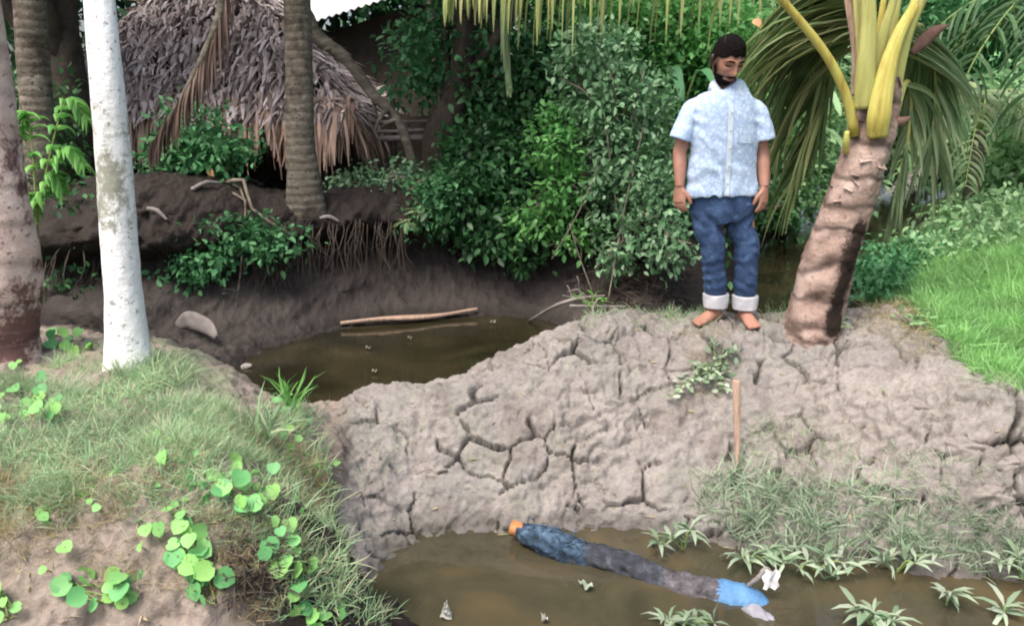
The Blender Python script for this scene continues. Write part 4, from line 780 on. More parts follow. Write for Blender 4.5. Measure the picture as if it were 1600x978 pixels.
# plant growing on the dam beside the stake
def clump(name, label, cat, spots, per, size, mat, kind, spread, group=None, **kw):
    b = G(*spots[0]); tips = [G(*s) + [0, -.03, .05] for s in spots[1:]]; return sprig(name, label, cat, b, tips, per, size, mat, kind, spread, group, **kw)
clump('creeping_weed', 'green creeping weed growing down the mud dam below the bare feet', 'plant', [(1118, 575), (1110, 545), (1140, 560), (1088, 590), (1060, 612), (1100, 610), (1130, 590), (1046, 630), (1125, 620)], 26, .045, 'weed', 'oval', .022)
clump('creeping_weed', 'small weed cluster at the foot of the young palm', 'plant', [(1300, 520), (1285, 512), (1318, 515), (1328, 525), (1305, 505)], 9, .05, 'weed', 'lance', .015, width=1.6)
clump('creeping_weed', 'leafy weed beside the straw heap under the green bank', 'plant', [(1430, 510), (1440, 495), (1420, 520), (1450, 520), (1405, 500)], 12, .05, 'leaf_pale', 'oval', .02)
# stake
g = G(1153, 738, 2); tps = at(1151, 598, g[1] + .06); mb = MB()
loft([g - [0, 0, .1], g, g * .7 + tps * .3, tps - [0, 0, .012], tps], [.006, .007, .016, .021, .012], 10, 30, mb=mb, rf=lambda i, a: 1 + .05 * math.sin(2 * a + i * .3))
tag(mb.build('wooden_stake', M['wood_raw'], None), 'pale raw wooden stake driven into the cracked mud', 'stake')
# ------------------------------------------------------------ grass
def grass(name, pts, size, mat, lean=.5, width=1., dirs=None, kind='blade'):
    n = len(pts); P = np.stack([pts[:, 0], pts[:, 1], surf(pts[:, 0], pts[:, 1]) - .005], 1)
    D = RS.normal(0, lean, (n, 3)); D[:, 2] = np.abs(RS.normal(.7, .3, n)) + .15
    if dirs is not None: D = D + np.array(dirs)
    V, Fc = leaves(P, D, size * RS.uniform(.45, 1.25, n), kind, 1.2, width, curl=2.0); o = mk(name, V, Fc, M[mat], None, False); tag(o, kind='stuff'); return o
def pix_field(n, poly, dens=None):
    """ground points inside a picture polygon (rejection in world space)"""
    C_ = np.array([G(*p)[:2] for p in poly]); lo = C_.min(0); hi = C_.max(0); out = []; tot = 0
    while tot < n:
        p = lo + (hi - lo) * RS.rand(n * 2, 2); ins = np.zeros(len(p), bool); j = len(C_) - 1
        for i in range(len(C_)):
            xi, yi = C_[i]; xj, yj = C_[j]; c = ((yi > p[:, 1]) != (yj > p[:, 1])) & (p[:, 0] < (xj - xi) * (p[:, 1] - yi) / (yj - yi + 1e-12) + xi); ins ^= c; j = i
        p = p[ins]
        if dens is not None: p = p[RS.rand(len(p)) < dens(p[:, 0], p[:, 1])]
        out.append(p); tot += len(p)
        if len(p) == 0: break
    return np.concatenate(out)[:n]
dn = lambda k, a, b_, s=2.5: (lambda x, y: np.clip((fbm(x * s, y * s, 3, k) - a) / (b_ - a), 0, 1) * .97 + .03)
left_poly = [(-60, 590), (60, 600), (110, 560), (180, 575), (250, 560), (300, 590), (330, 630), (400, 650), (470, 640), (500, 700), (480, 780), (300, 760), (150, 800), (-60, 800)]
grass('grass', pix_field(15000, left_poly, dn(70, -.02, .22)), .085, 'grass_bank', .8, .75)
grass('grass', pix_field(5000, [(-60, 640), (200, 610), (330, 640), (330, 720), (180, 740), (-60, 760)], dn(71, -.3, .1)), .10, 'grass_bank', .9, .9)
grass('dry_grass', pix_field(8000, [(-60, 740), (200, 720), (500, 690), (510, 780), (480, 900), (400, 820), (250, 800), (100, 850), (-60, 880)], dn(73, -.3, .1)), .07, 'grass_dry', .8, .65)
grass('dry_grass', pix_field(1500, [(380, 640), (500, 640), (520, 760), (560, 930), (500, 978), (420, 900), (400, 760)]), .12, 'grass_bank', .9, .8)
grass('grass', pix_field(1500, [(190, 585), (200, 570), (240, 560), (300, 580), (290, 610), (220, 610)]), .10, 'grass_bank', .8, 1.)
rp = [(1345, 470), (1380, 440), (1450, 400), (1560, 370), (1700, 400), (1900, 520), (1900, 700), (1620, 640), (1540, 600), (1480, 540), (1430, 480)]
grass('grass', pix_field(60000, rp, dn(75, -.5, .2)), .10, 'grass_green', .75, 1.0)
grass('grass', pix_field(5000, rp, dn(76, -.1, .3, 4)), .16, 'grass_green', .6, 1.0)
grass('grass', pix_field(15000, [(1380, 440), (1450, 400), (1560, 370), (1700, 400), (1900, 450), (1700, 300), (1560, 320), (1450, 350), (1400, 400)]), .09, 'leaf_pale', .7, 1.6)
grass('grass', pix_field(1600, [(900, 496), (960, 490), (1080, 488), (1120, 505), (1100, 520), (980, 508), (900, 508)]), .075, 'grass_bank', .8, .9)
grass('dry_grass', pix_field(3500, [(1340, 485), (1400, 470), (1470, 510), (1500, 560), (1440, 560), (1380, 530), (1330, 520)], dn(77, -.3, .1)), .09, 'grass_dry', 1.2, .6, (0, 0, -.4))
grass('grass', pix_field(900, [(1195, 500), (1235, 500), (1235, 440), (1200, 440)]), .11, 'grass_bank', .6, 1.)
grass('dry_grass', pix_field(900, [(1060, 520), (1130, 510), (1150, 560), (1120, 640), (1080, 620)]), .05, 'grass_dry', .9, .8)
for k, (poly, n, L, mt_) in enumerate([([(1080, 800), (1110, 740), (1180, 740), (1300, 760), (1400, 800), (1440, 860), (1320, 880), (1180, 870)], 1500, .13, 'weed'), ([(1400, 860), (1450, 790), (1600, 820), (1700, 900), (1560, 900), (1480, 880)], 1500, .09, 'weed'), ([(1160, 680), (1200, 640), (1300, 700), (1440, 760), (1380, 800), (1150, 760)], 500, .09, 'grass_bank'), ([(1380, 700), (1560, 740), (1600, 840), (1420, 820)], 350, .08, 'weed'), ([(530, 640), (620, 660), (640, 740), (560, 760)], 300, .05, 'weed'), ([(430, 930), (500, 880), (620, 960), (600, 978), (430, 978)], 500, .08, 'grass_bank')]):
    grass('grass', pix_field(n, poly), L, mt_, .75, 1.2)
grass('dry_grass', pix_field(2600, [(-60, 800), (100, 830), (250, 800), (400, 820), (470, 900), (420, 978), (200, 940), (100, 880), (-60, 960)], dn(79, -.15, .25, 4)), .06, 'grass_dry', .9, .8)
grass('grass', pix_field(3200, [(-60, 780), (200, 770), (400, 740), (520, 780), (540, 900), (440, 978), (380, 860), (250, 870), (100, 860), (-60, 880)], dn(81, .0, .3, 4)), .075, 'grass_bank', .8, 1.1)
grass('grass', pix_field(260, [(-60, 780), (200, 740), (420, 700), (520, 720), (520, 850), (400, 800), (250, 820), (-60, 860)], dn(82, -.1, .3, 4)), .045, 'leaf_heart', .9, 1.0, kind='small')
# reed tufts (countable) on the left bank edge and dam
def tuft(label, px, py, n, L, mat, wd=1.2, lean=.45, name='grass_tuft', group=None, kind='blade', lift=0, cat='grass tuft'):
    b = G(px, py) + [0, 0, lift]; P = b + RS.normal(0, .018, (n, 3)) * [1, 1, 0]; D = RS.normal(0, lean, (n, 3)); D[:, 2] = np.abs(D[:, 2]) + .5
    V, Fc = leaves(P, D, L * RS.uniform(.5, 1.2, n), kind, .6, wd, curl=2.); o = mk(name, V - b, Fc, M[mat], None, False); o.location = tuple(b); return tag(o, label, cat, group)
GT = 'grass tufts standing on the mud'
for i, a in enumerate([('tall yellow green tuft at the corner of bank and pool', 455, 640, 46, .20, 'leaf_bright'), ('wispy tuft with long arching blades above the left creeper', 410, 690, 30, .22, 'grass_bank'), ('tuft at the foot of the pale trunk on its left', 185, 590, 40, .12, 'grass_bank'),
    ('tuft at the foot of the pale trunk on its right', 245, 580, 50, .13, 'grass_bank'), ('pale green tuft below the wooden stake', 1150, 745, 40, .15, 'weed'), ('pale tuft right of the wooden stake', 1205, 770, 40, .15, 'weed'), ('wide tuft overhanging the water in the lower right', 1180, 820, 60, .16, 'weed'),
    ('drooping tuft near the water below the long crack', 1270, 830, 60, .16, 'weed'), ('tuft close to the bottom right waterline', 1400, 850, 50, .14, 'weed'), ('leafy tuft at the right edge above the water', 1590, 880, 50, .12, 'weed'), ('green tuft on the crest behind the bare feet', 1050, 497, 40, .10, 'grass_bank'),
    ('small tuft at the lower left corner by the pink trunk', 20, 560, 30, .10, 'grass_bank'), ('low tuft at the base of the bank slope', 520, 940, 50, .12, 'grass_bank')]):
    tuft(*a, group=GT)
mb = MB()
for k in range(420):
    q = G(RS.uniform(520, 1600), RS.uniform(500, 860)) if k < 260 else G(RS.uniform(0, 520), RS.uniform(600, 978)); d = RS.normal(0, .018, 3) * [1, 1, .3]; W = unit(np.cross(d, [0, 0, 1.])) * RS.uniform(.001, .005)
    mb.add([q - d + [0, -.004, .004], q + W + [0, -.004, .007], q + d + [0, -.004, .004], q - W + [0, -.004, .003]], [(0, 1, 2, 3)])
tag(mb.build('leaf_litter', M['grass_dry'], None, False), kind='stuff')
# floating star weeds with pointed leaves
GW = 'pointed leaf weeds trailing in the near pool'
def starweed(label, px, py, heads, n=9, L=.11, z=-.77):
    b = atz(px, py, z); th = thing('water_weed', label, 'water weed', b, GW); mbs = MB(); Ps = []; Ds = []
    for hx, hy, hzv in heads:
        n = RS.randint(5, 10)
        h = atz(hx, hy, hzv); c = catmull([b - [0, 0, .04], (b + h) / 2 + [0, 0, .02], h], 8); loft(c, np.linspace(.005, .003, 8), 5, mb=mbs)
        az = np.arange(n) * 6.28 / n + RS.rand() * 3; Ps.append(np.repeat(h[None], n, 0)); Ds.append(np.stack([np.cos(az), np.sin(az), RS.uniform(-.25, .9, n)], 1) + RS.normal(0, .25, (n, 3)))
        k = 5; Ps.append(c[RS.randint(2, 7, k)]); d = RS.normal(0, 1, (k, 3)); d[:, 2] = abs(d[:, 2]) * .5; Ds.append(d)
    mbs.build('stem', M['stem_green'], th); Ps = np.concatenate(Ps); Ds = np.concatenate(Ds)
    V, Fc = leaves(Ps, Ds, L * RS.uniform(.6, 1.15, len(Ps)), 'lance', .3, 1.1, curl=1.8); mk('foliage', V, Fc, M['weed'], th, False)
for a in [('pointed leaf weed standing alone left of the mass in the near pool', 1070, 850, [(1050, 842, -.72), (1078, 828, -.70), (1030, 850, -.76)]),
          ('weed above the blue cloth trailing from the muddy shore', 1170, 870, [(1160, 872, -.74), (1200, 862, -.72), (1225, 880, -.72)]),
          ('wide weed spreading over the shaded water below the tufts', 1270, 880, [(1250, 890, -.74), (1290, 870, -.72), (1300, 900, -.76), (1335, 885, -.74)]),
          ('weed reaching right beneath the long mud crack', 1400, 885, [(1380, 880, -.74), (1430, 880, -.72), (1460, 865, -.70)]),
          ('single star shaped weed floating by the lower right edge', 1480, 935, [(1482, 932, -.76)]),
          ('star shaped weed nearest the bottom right corner', 1570, 955, [(1568, 955, -.77)]),
          ('weed clump cut by the bottom edge right of the blue cloth', 1360, 965, [(1340, 950, -.74), (1365, 958, -.72), (1395, 970, -.74)]),
          ('weed with whitish leaves at the bottom centre', 1060, 985, [(1040, 970, -.77), (1080, 975, -.76), (1115, 972, -.77)]),
          ('weed hanging down to the water at the right edge', 1580, 885, [(1560, 880, -.7), (1590, 870, -.68), (1598, 905, -.72)])]: starweed(*a)
# heart leaved creepers on the left bank
GH = 'round leaved creepers on the left bank'
def creeper(label, spots, size, mat='leaf_heart', per=1, stems=True):
    dup = len(spots) > 4
    """spots: picture points of single leaves; stem runs through them"""
    Q = [G(x, y) for x, y in spots]; th = thing('creeper', label, 'creeper', Q[0], GH); Q = np.array(Q); P = Q + np.array([0, -.035, .03]); mb = MB()
    if len(Q) > 1 and max(np.linalg.norm(np.diff(Q, axis=0), axis=1)) < .35: loft(Q + [0, -.006, .006], [.0030] * len(Q), 5, max(12, 4 * len(Q)), mb=mb)
    for i in range(len(Q)): loft([Q[i], (Q[i] + P[i]) / 2 + [0, -.01, .01], P[i]], [.0025] * 3, 4, mb=mb)
    mb.build('stem', M['stem_green'], th)
    if dup: P = np.concatenate([P + RS.normal(0, .012, P.shape), (P + RS.normal(0, .028, P.shape) + [0, .014, -.008])[::2]])
    n = len(P); D = np.stack([RS.normal(0, .6, n), RS.normal(-.4, .3, n), RS.normal(-.45, .3, n)], 1); up = unit(np.array([0, -1.0, .9]) + RS.normal(0, .40, (n, 3)))
    V, Fc = leaves(P - unit(D) * size * .4, D, size * .82 * RS.uniform(.65, 1.15, n), 'heart', .12, 1.1, upv=up, curl=1.0); mk('foliage', V, Fc, M[mat], th, True)
cz = [('cluster of overlapping round leaves in the middle of the left bank', [(372, 738), (352, 745), (392, 758), (358, 768), (410, 768), (380, 785), (422, 775), (350, 760), (400, 790), (375, 755), (388, 800)], .075),
      ('chain of round leaves trailing down the bank slope', [(290, 825), (312, 835), (288, 850), (310, 858), (285, 872), (306, 880), (330, 892), (304, 898), (325, 915), (310, 925), (338, 940), (300, 840), (318, 868)], .072),
      ('single sprig of three round leaves above the large cluster', [(243, 692), (268, 700), (262, 720), (250, 690)], .062),
      ('bushy creeper in the lower left of the bank', [(165, 920), (185, 910), (205, 930), (150, 915), (125, 920), (180, 935), (200, 945), (135, 935), (118, 910), (160, 940), (190, 918)], .068),
      ('leafy creeper at the left edge of the bank', [(10, 625), (35, 640), (15, 660), (50, 655), (75, 640), (95, 650), (60, 625), (85, 660), (30, 615), (20, 680), (100, 635), (5, 645), (55, 675), (70, 600)], .068),
      ('creeper running down beside the bank edge', [(455, 625), (470, 650), (450, 665), (465, 690), (445, 645), (455, 705), (478, 668), (440, 680), (462, 720), (435, 625)], .055),
      ('creeper spilling over the slope above the near pool', [(455, 830), (470, 880), (490, 890), (450, 890), (430, 860), (470, 910), (440, 900), (485, 915), (460, 860), (420, 870), (465, 845)], .066),
      ('yellowish creeper in the bottom left corner', [(10, 940), (25, 955), (5, 925), (15, 965), (0, 950)], .055),
      ('creeper at the bottom edge beside the near pool', [(490, 965), (515, 970), (475, 955), (500, 978), (535, 972), (470, 940)], .06),
      ('pair of round leaves left of the trailing chain', [(236, 832), (256, 830)], .055), ('lone small round leaf on the bare slope', [(112, 858)], .05), ('lone yellowish leaf below the dry grass', [(80, 893)], .042),
      ('small pair of leaves on the dry grass', [(72, 806), (80, 812)], .04), ('bright creeper at the foot of the pink trunk', [(35, 572), (28, 578)], .055),
      ('creeper between the pink trunk and the pale one', [(85, 520), (110, 525), (130, 530), (105, 545), (90, 540), (145, 545), (120, 550), (155, 540)], .07),
      ('small leaves at the top of the trailing chain', [(268, 800), (290, 808), (280, 795)], .04), ('tiny leaf pair left of the dry grass patch top', [(150, 790), (160, 798)], .035), ('lone small leaf beside the pair left of the chain', [(228, 858)], .04)]
for l_, sp_, s_ in cz: creeper(l_, sp_, s_)
# orange fallen leaves
for l_, x, y, s_ in [('curled orange dead leaf on the left bank edge', 450, 745, .075), ('small orange leaf in the leafy creeper', 48, 652, .045), ('orange leaf under the shrub by the hut', 326, 266, .07), ('tiny brown leaf on the left grass', 175, 700, .03), ('yellow leaf hanging in the thicket beside the person', 1176, 32, .12)]:
    q = at(x, y, 6.55) if y == 266 else at(x, y, 8.6) if y == 32 else G(x, y) + [0, 0, .02]
    V, Fc = leaves(np.array([q]), np.array([[.5, -.5, -.4]]), np.array([s_]), 'oval', .1, 1.5, upv=np.array([[0, -1., .8]]), curl=3); o = mk('fallen_leaf', V - q, Fc, M['dead_leaf'], None, True); o.location = tuple(q); tag(o, l_, 'leaf', 'orange and yellow fallen leaves')
# stones and clods
def rock(name, label, cat, q, s, mat, group=None):
    D_ = np.stack(np.meshgrid(np.linspace(0, math.pi, 36), np.linspace(0, 2 * math.pi, 56, endpoint=False), indexing='ij'), -1); T_, P_ = D_[..., 0], D_[..., 1]
    d = np.stack([np.sin(T_) * np.cos(P_), np.sin(T_) * np.sin(P_), np.cos(T_)], -1); o_ = RS.rand() * 90
    e_, _, c_ = voro(d[..., 0] * 1.3 + o_, d[..., 1] * 1.3 + d[..., 2] * 1.1 + o_, 3)
    r = 1 + .35 * fbm(d[..., 0] * 1.6 + o_, d[..., 1] * 1.6 + d[..., 2] * 1.9 + o_, 5, 5) + .30 * (np.sqrt(np.clip(e_, 0, .4)) - .3)
    V = (np.sign(d) * np.abs(d) ** .75) * r[..., None] * s
    Fq = [(i * 56 + j, (i + 1) * 56 + j, (i + 1) * 56 + (j + 1) % 56, i * 56 + (j + 1) % 56) for i in range(35) for j in range(56)]
    o = mk(name, V.reshape(-1, 3), Fq, M[mat], None); o.location = tuple(q); o.rotation_euler = (0, 0, RS.rand() * 6) if name != 'mud_clod' else (0, 0, 0); return tag(o, label, cat, group)
M['clod'] = nmat('clod', [(.3, (.23, .205, .185)), (.6, (.30, .27, .245)), (.8, (.26, .235, .215))], 9, .95, .6, 30)
for l_, x, y, sx in [('rounded pale mud clod at the left of the dam face', 670, 735, .085), ('large rounded clod high on the right of the dam', 1520, 700, .11), ('broad clod near the right edge of the dam', 1560, 770, .10), ('wide flat clod below the green bank', 1450, 640, .10), ('clod sitting by the small cave on the right', 1590, 720, .08), ('low clod in the middle of the dam face', 745, 760, .07), ('clod above the waterline near the orange pipe end', 785, 790, .06), ('rough clod on the crest left of the feet', 900, 525, .07), ('clod on the crest where the dam drops to the pool', 820, 560, .06), ('clod beside the waterline under the stake', 1095, 800, .05)]:
    q = G(x, y); rock('mud_clod', l_, 'mud clod', q + [0, .045, -.035], np.array([sx, sx * .7, sx * .6]), 'clod', 'mud clods on the dam')
for l_, x, y, s_ in [('pale stone at the foot of the left bank under the curled sheath', 385, 572, .03), ('small white pebble at the end of the far pool', 445, 527, .02), ('white pebble near the husk', 470, 520, .018)]:
    rock('pebble', l_, 'stone', atz(x, y, -.49), np.array([s_, s_, s_ * .5]), 'stone', 'pebbles at the far pool')
gq = G(625, 285, 6.5); rock('stone', 'white topped stone among the bluish bush', 'stone', gq + [0, 0, .03], np.array([.10, .08, .08]), 'stone')
# scraps floating
def scrap(label, px, py, s_, mat='scrap', z=-.79):
    q = atz(px, py, z); n = 7; V = []
    for i in range(n):
        for j in range(4): V.append([(i - 3) * s_ / 5 + RS.normal(0, s_ * .05), (j - 1.5) * s_ / 6 * (1 + .4 * math.sin(i)), .012 + .01 * math.sin(i * 1.7 + j) + RS.rand() * .006])
    Fq = [(i * 4 + j, i * 4 + j + 1, i * 4 + j + 5, i * 4 + j + 4) for i in range(n - 1) for j in range(3)]
    o = mk('floating_scrap', np.array(V), Fq, M[mat], None, False); o.location = tuple(q); o.rotation_euler = (0, 0, RS.rand() * 3); return tag(o, label, 'scrap', 'pale scraps floating in the pools')
for a in [('bright curled scrap floating left of the submerged tube', 914, 916, .06, 'weed'), ('pale fleck floating at the bottom of the near pool', 850, 968, .04), ('pale fleck in the far pool below the husk', 575, 545, .035, 'stone', -.49), ('fleck in the middle of the far pool', 640, 530, .03, 'stone', -.49), ('fleck close to the dam in the far pool', 585, 582, .03, 'stone', -.49), ('fleck on the dark water right of the husk', 770, 505, .04, 'stone', -.49)]: scrap(*a)
q = atz(697, 965, -.8); mb = MB()
n = 14; V = []
for i in range(n):
    u = i / (n - 1); ww = .022 * (1 - u) + .004; 
    for j in range(5): V.append([(j - 2) * ww / 2, -.0 + .02 * math.sin(i * 1.3 + j), u * .07 + .004 * math.sin(i * 3.)])
mb.add(np.array(V) + q, [(i * 5 + j, i * 5 + j + 1, i * 5 + j + 6, i * 5 + j + 5) for i in range(n - 1) for j in range(4)]); o = mb.build('plastic_scrap', M['scrap'], None, False); tag(o, 'crumpled greyish plastic scrap standing at the near water edge', 'plastic scrap')
# ------------------------------------------------------------ wrapped tube in the near pool
M['pipe'] = nmat('pipe_orange', [(.35, (.20, .09, .04)), (.5, (.45, .19, .07)), (.7, (.55, .27, .11))], 22, .6, .4)
M['net'] = nmat('net', [(.3, (.02, .022, .03)), (.55, (.06, .065, .08)), (.75, (.16, .18, .22))], 22, .4, .9, 60)
M['netgrey'] = nmat('netgrey', [(.3, (.05, .045, .05)), (.55, (.14, .13, .14)), (.75, (.28, .27, .30))], 26, .7, .9, 60)
M['netblue'] = nmat('netblue', [(.35, (.02, .028, .04)), (.52, (.045, .085, .14)), (.68, (.15, .24, .33))], 18, .75, .9, 60)
M['bluecloth'] = nmat('bluecloth', [(.3, (.06, .16, .32)), (.7, (.12, .27, .47))], 6, .55, .3)
M['greycloth'] = nmat('greycloth', [(.3, (.22, .22, .26)), (.7, (.42, .42, .47))], 14, .7, .7)
p0 = atz(812, 828, -.742); p1 = atz(1195, 950, -.825); ax = unit(p1 - p0); SDv = unit(np.cross(ax, [0, 0, 1.]))
tube = thing('wrapped_pipe', 'dark netting wrapped pipe with orange mouth half sunk in the pool', 'pipe', (p0 + p1) / 2)
def T(u, side=0, up=0): return p0 + (p1 - p0) * u + SDv * side + np.array([0, 0, up - .018 * math.sin(max(0, min(1, u)) * math.pi)])
mb = MB(); loft([T(.10), T(.05), T(0), T(-.035)][0:4], [.034, .036, .038, .039], 22, 14, mb=mb, cav=.06); mb.build('pipe_mouth', M['pipe'], tube)
def wrap(u0, u1, r0, mat, name, n=40, fold=.12, k1=9, flat=.75):
    mb = MB(); us = np.linspace(u0, u1, n); ph = RS.rand() * 9
    rr = np.interp(np.linspace(0, 1, n), np.linspace(0, 1, len(r0)), r0)
    loft([T(u, .012 * math.sin(u * 11), .006 * math.sin(u * 17)) for u in us], np.stack([rr, rr * flat], 1), 40, mb=mb, ref=(0, 0, 1),
         rf=lambda i, a: 1 + fold * math.sin(k1 * a + i * .22 + ph) * (.5 + .5 * math.sin(i * .41)) + .25 * fold * math.sin(17 * a - i * .5) + .04 * math.sin(i * .5 + 2 * a) + .03 * RS.randn())
    return mb.build(name, M[mat], tube)
wrap(.0, .32, [.044, .072, .082, .078, .070], 'netblue', 'net_wrap', 46, .10, 6)
wrap(.22, .66, [.066, .074, .072, .070, .068], 'net', 'net_body', 60, .12, 7)
wrap(.58, .88, [.058, .072, .078, .078, .068], 'netgrey', 'net_body', 50, .12, 7)
wrap(.80, 1.02, [.062, .082, .084, .074, .03], 'bluecloth', 'blue_cloth', 40, .05, 3, .8)
mb = MB(); loft([T(.93, .05, -.01), T(.97, .09, .0), T(1.02, .11, -.02), T(1.05, .08, -.05)], [(.02, .02), (.06, .03), (.055, .025), (.01, .01)], 24, 24, mb=mb, rf=lambda i, a: 1 + .15 * math.sin(6 * a + i)); mb.build('grey_cloth', M['greycloth'], tube)
mb = MB()
for k in range(26):     # loose strands
    u = RS.uniform(.04, .24); a = RS.uniform(.2, 2.9); c = T(u, math.cos(a) * .08, math.sin(a) * .055); d = ax * RS.uniform(-.02, .09) + SDv * RS.normal(0, .04) + [0, 0, RS.uniform(-.02, .03)]
    loft([c, c + d * .5 + [0, 0, .012], c + d], [.0028, .0028, .0015], 4, 7, mb=mb)
mb.build('loose_strands', M['netblue'], tube)
stick('forked_twig', 'pale bent twig sticking out beside the blue cloth', 'stick', [atz(1168, 915, -.76), atz(1185, 902, -.70), atz(1196, 888, -.66), atz(1205, 893, -.67)], [.009, .011, .010, .006], 'wood_grey')
q = atz(1205, 902, -.68); V = []
for i in range(9):
    for j in range(6): V.append(q + np.array([(j - 2.5) * .012 + .006 * math.sin(i * 1.2), .012 * math.sin(j * 1.9 + i * .4), .035 - i * .011]))
tag(mk('white_rag', np.array(V), [(i * 6 + j, i * 6 + j + 1, i * 6 + j + 7, i * 6 + j + 6) for i in range(8) for j in range(5)], M['plastic_white'], None, True), 'small white rag hanging from the bent twig', 'rag')
# ------------------------------------------------------------ person
def skinmat():
    m, t, p = newmat('skin'); tc = N(t, 'ShaderNodeTexCoord'); n = N(t, 'ShaderNodeTexNoise', Scale=18, Detail=4); t.links.new(tc.outputs['Object'], n.inputs[0])
    sk = ramp(t, n.outputs[0], [(.3, (.37, .18, .125)), (.7, (.46, .235, .17))]); va = N(t, 'ShaderNodeVertexColor'); va.layer_name = 'hair_growth'
    mx = N(t, 'ShaderNodeMix', data_type='RGBA'); t.links.new(va.outputs[0], mx.inputs['Factor']); t.links.new(sk, mx.inputs[6]); mx.inputs[7].default_value = (.016, .011, .009, 1); t.links.new(mx.outputs[2], p.inputs['Base Color']); p.inputs['Roughness'].default_value = .5; p.inputs['Subsurface Weight'].default_value = .08; p.inputs['Subsurface Radius'].default_value = (.02, .008, .004); p.inputs['Subsurface Scale'].default_value = .3
    return m
M['skin'] = skinmat(); M['hair'] = nmat('hair', [(.3, (.006, .005, .005)), (.7, (.014, .012, .011))], 60, .75, .8, 120, spec=.08)
M['beard'] = nmat('beard', [(.3, (.010, .007, .006)), (.7, (.022, .015, .013))], 60, .85, .8, 120, spec=.08)
M['lip'] = nmat('lip', [(.3, (.26, .10, .08)), (.7, (.30, .12, .10))], 20, .5, .1)
M['cuff'] = nmat('cuff_white', [(.3, (.46, .47, .51)), (.7, (.66, .67, .70))], 12, .85, .4)
def denim():
    m, t, p = newmat('denim'); tc = N(t, 'ShaderNodeTexCoord'); n = N(t, 'ShaderNodeTexNoise', Scale=7, Detail=9, Roughness=.75, Distortion=.8); t.links.new(tc.outputs['Object'], n.inputs[0])
    c = ramp(t, n.outputs[0], [(.32, (.012, .026, .075)), (.52, (.028, .062, .145)), (.68, (.10, .18, .34))]); t.links.new(c, p.inputs['Base Color'])
    n2 = N(t, 'ShaderNodeTexNoise', Scale=260, Detail=2); t.links.new(tc.outputs['Object'], n2.inputs[0]); b = N(t, 'ShaderNodeBump', Strength=.3, Distance=.003); t.links.new(n2.outputs[0], b.inputs['Height']); t.links.new(b.outputs[0], p.inputs['Normal'])
    p.inputs['Roughness'].default_value = .9; return m
M['denim'] = denim()
def shirtmat():
    m, t, p = newmat('shirt'); tc = N(t, 'ShaderNodeTexCoord'); mp = N(t, 'ShaderNodeMapping'); mp.inputs['Scale'].default_value = (30, 14, 30); t.links.new(tc.outputs['Object'], mp.inputs[0])
    dn_ = N(t, 'ShaderNodeTexNoise', Scale=1.2, Detail=2); t.links.new(mp.outputs[0], dn_.inputs[0]); vm = N(t, 'ShaderNodeVectorMath', operation='MULTIPLY_ADD'); vm.inputs[1].default_value = (.9, .9, .9); t.links.new(dn_.outputs[1], vm.inputs[0]); t.links.new(mp.outputs[0], vm.inputs[2])
    v = N(t, 'ShaderNodeTexVoronoi', feature='DISTANCE_TO_EDGE', Scale=1.0); t.links.new(vm.outputs[0], v.inputs[0])
    v2 = N(t, 'ShaderNodeTexVoronoi', feature='DISTANCE_TO_EDGE', Scale=2.1, distance='EUCLIDEAN'); t.links.new(vm.outputs[0], v2.inputs[0])
    f = ramp(t, v.outputs['Distance'], [(.0, (.42, .54, .74)), (.10, (.48, .61, .79)), (.20, (.60, .71, .84)), (1, (.64, .74, .86))])
    f2 = ramp(t, v2.outputs['Distance'], [(.0, (.80, .86, .95)), (.12, (.92, .95, 1)), (.2, (1, 1, 1))]); mx = N(t, 'ShaderNodeMix', data_type='RGBA', blend_type='MULTIPLY'); mx.inputs['Factor'].default_value = .9
    t.links.new(f, mx.inputs[6]); t.links.new(f2, mx.inputs[7]); t.links.new(mx.outputs[2], p.inputs['Base Color']); p.inputs['Roughness'].default_value = .8; p.inputs['Specular IOR Level'].default_value = .2; return m
M['shirt'] = shirtmat()
M['shirt_plain'] = nmat('shirt_plain', [(.3, (.60, .69, .82)), (.7, (.66, .75, .86))], 20, .8, .2)
PX, PYY = 1.25, 4.6
pz = max(hz(PX - .04, PYY), hz(PX + .125, PYY - .05)) - .014
O = np.array([PX, PYY, pz])
person = thing('person', 'person in pale blue short sleeved shirt and rolled jeans standing barefoot on the dam', 'person', O)
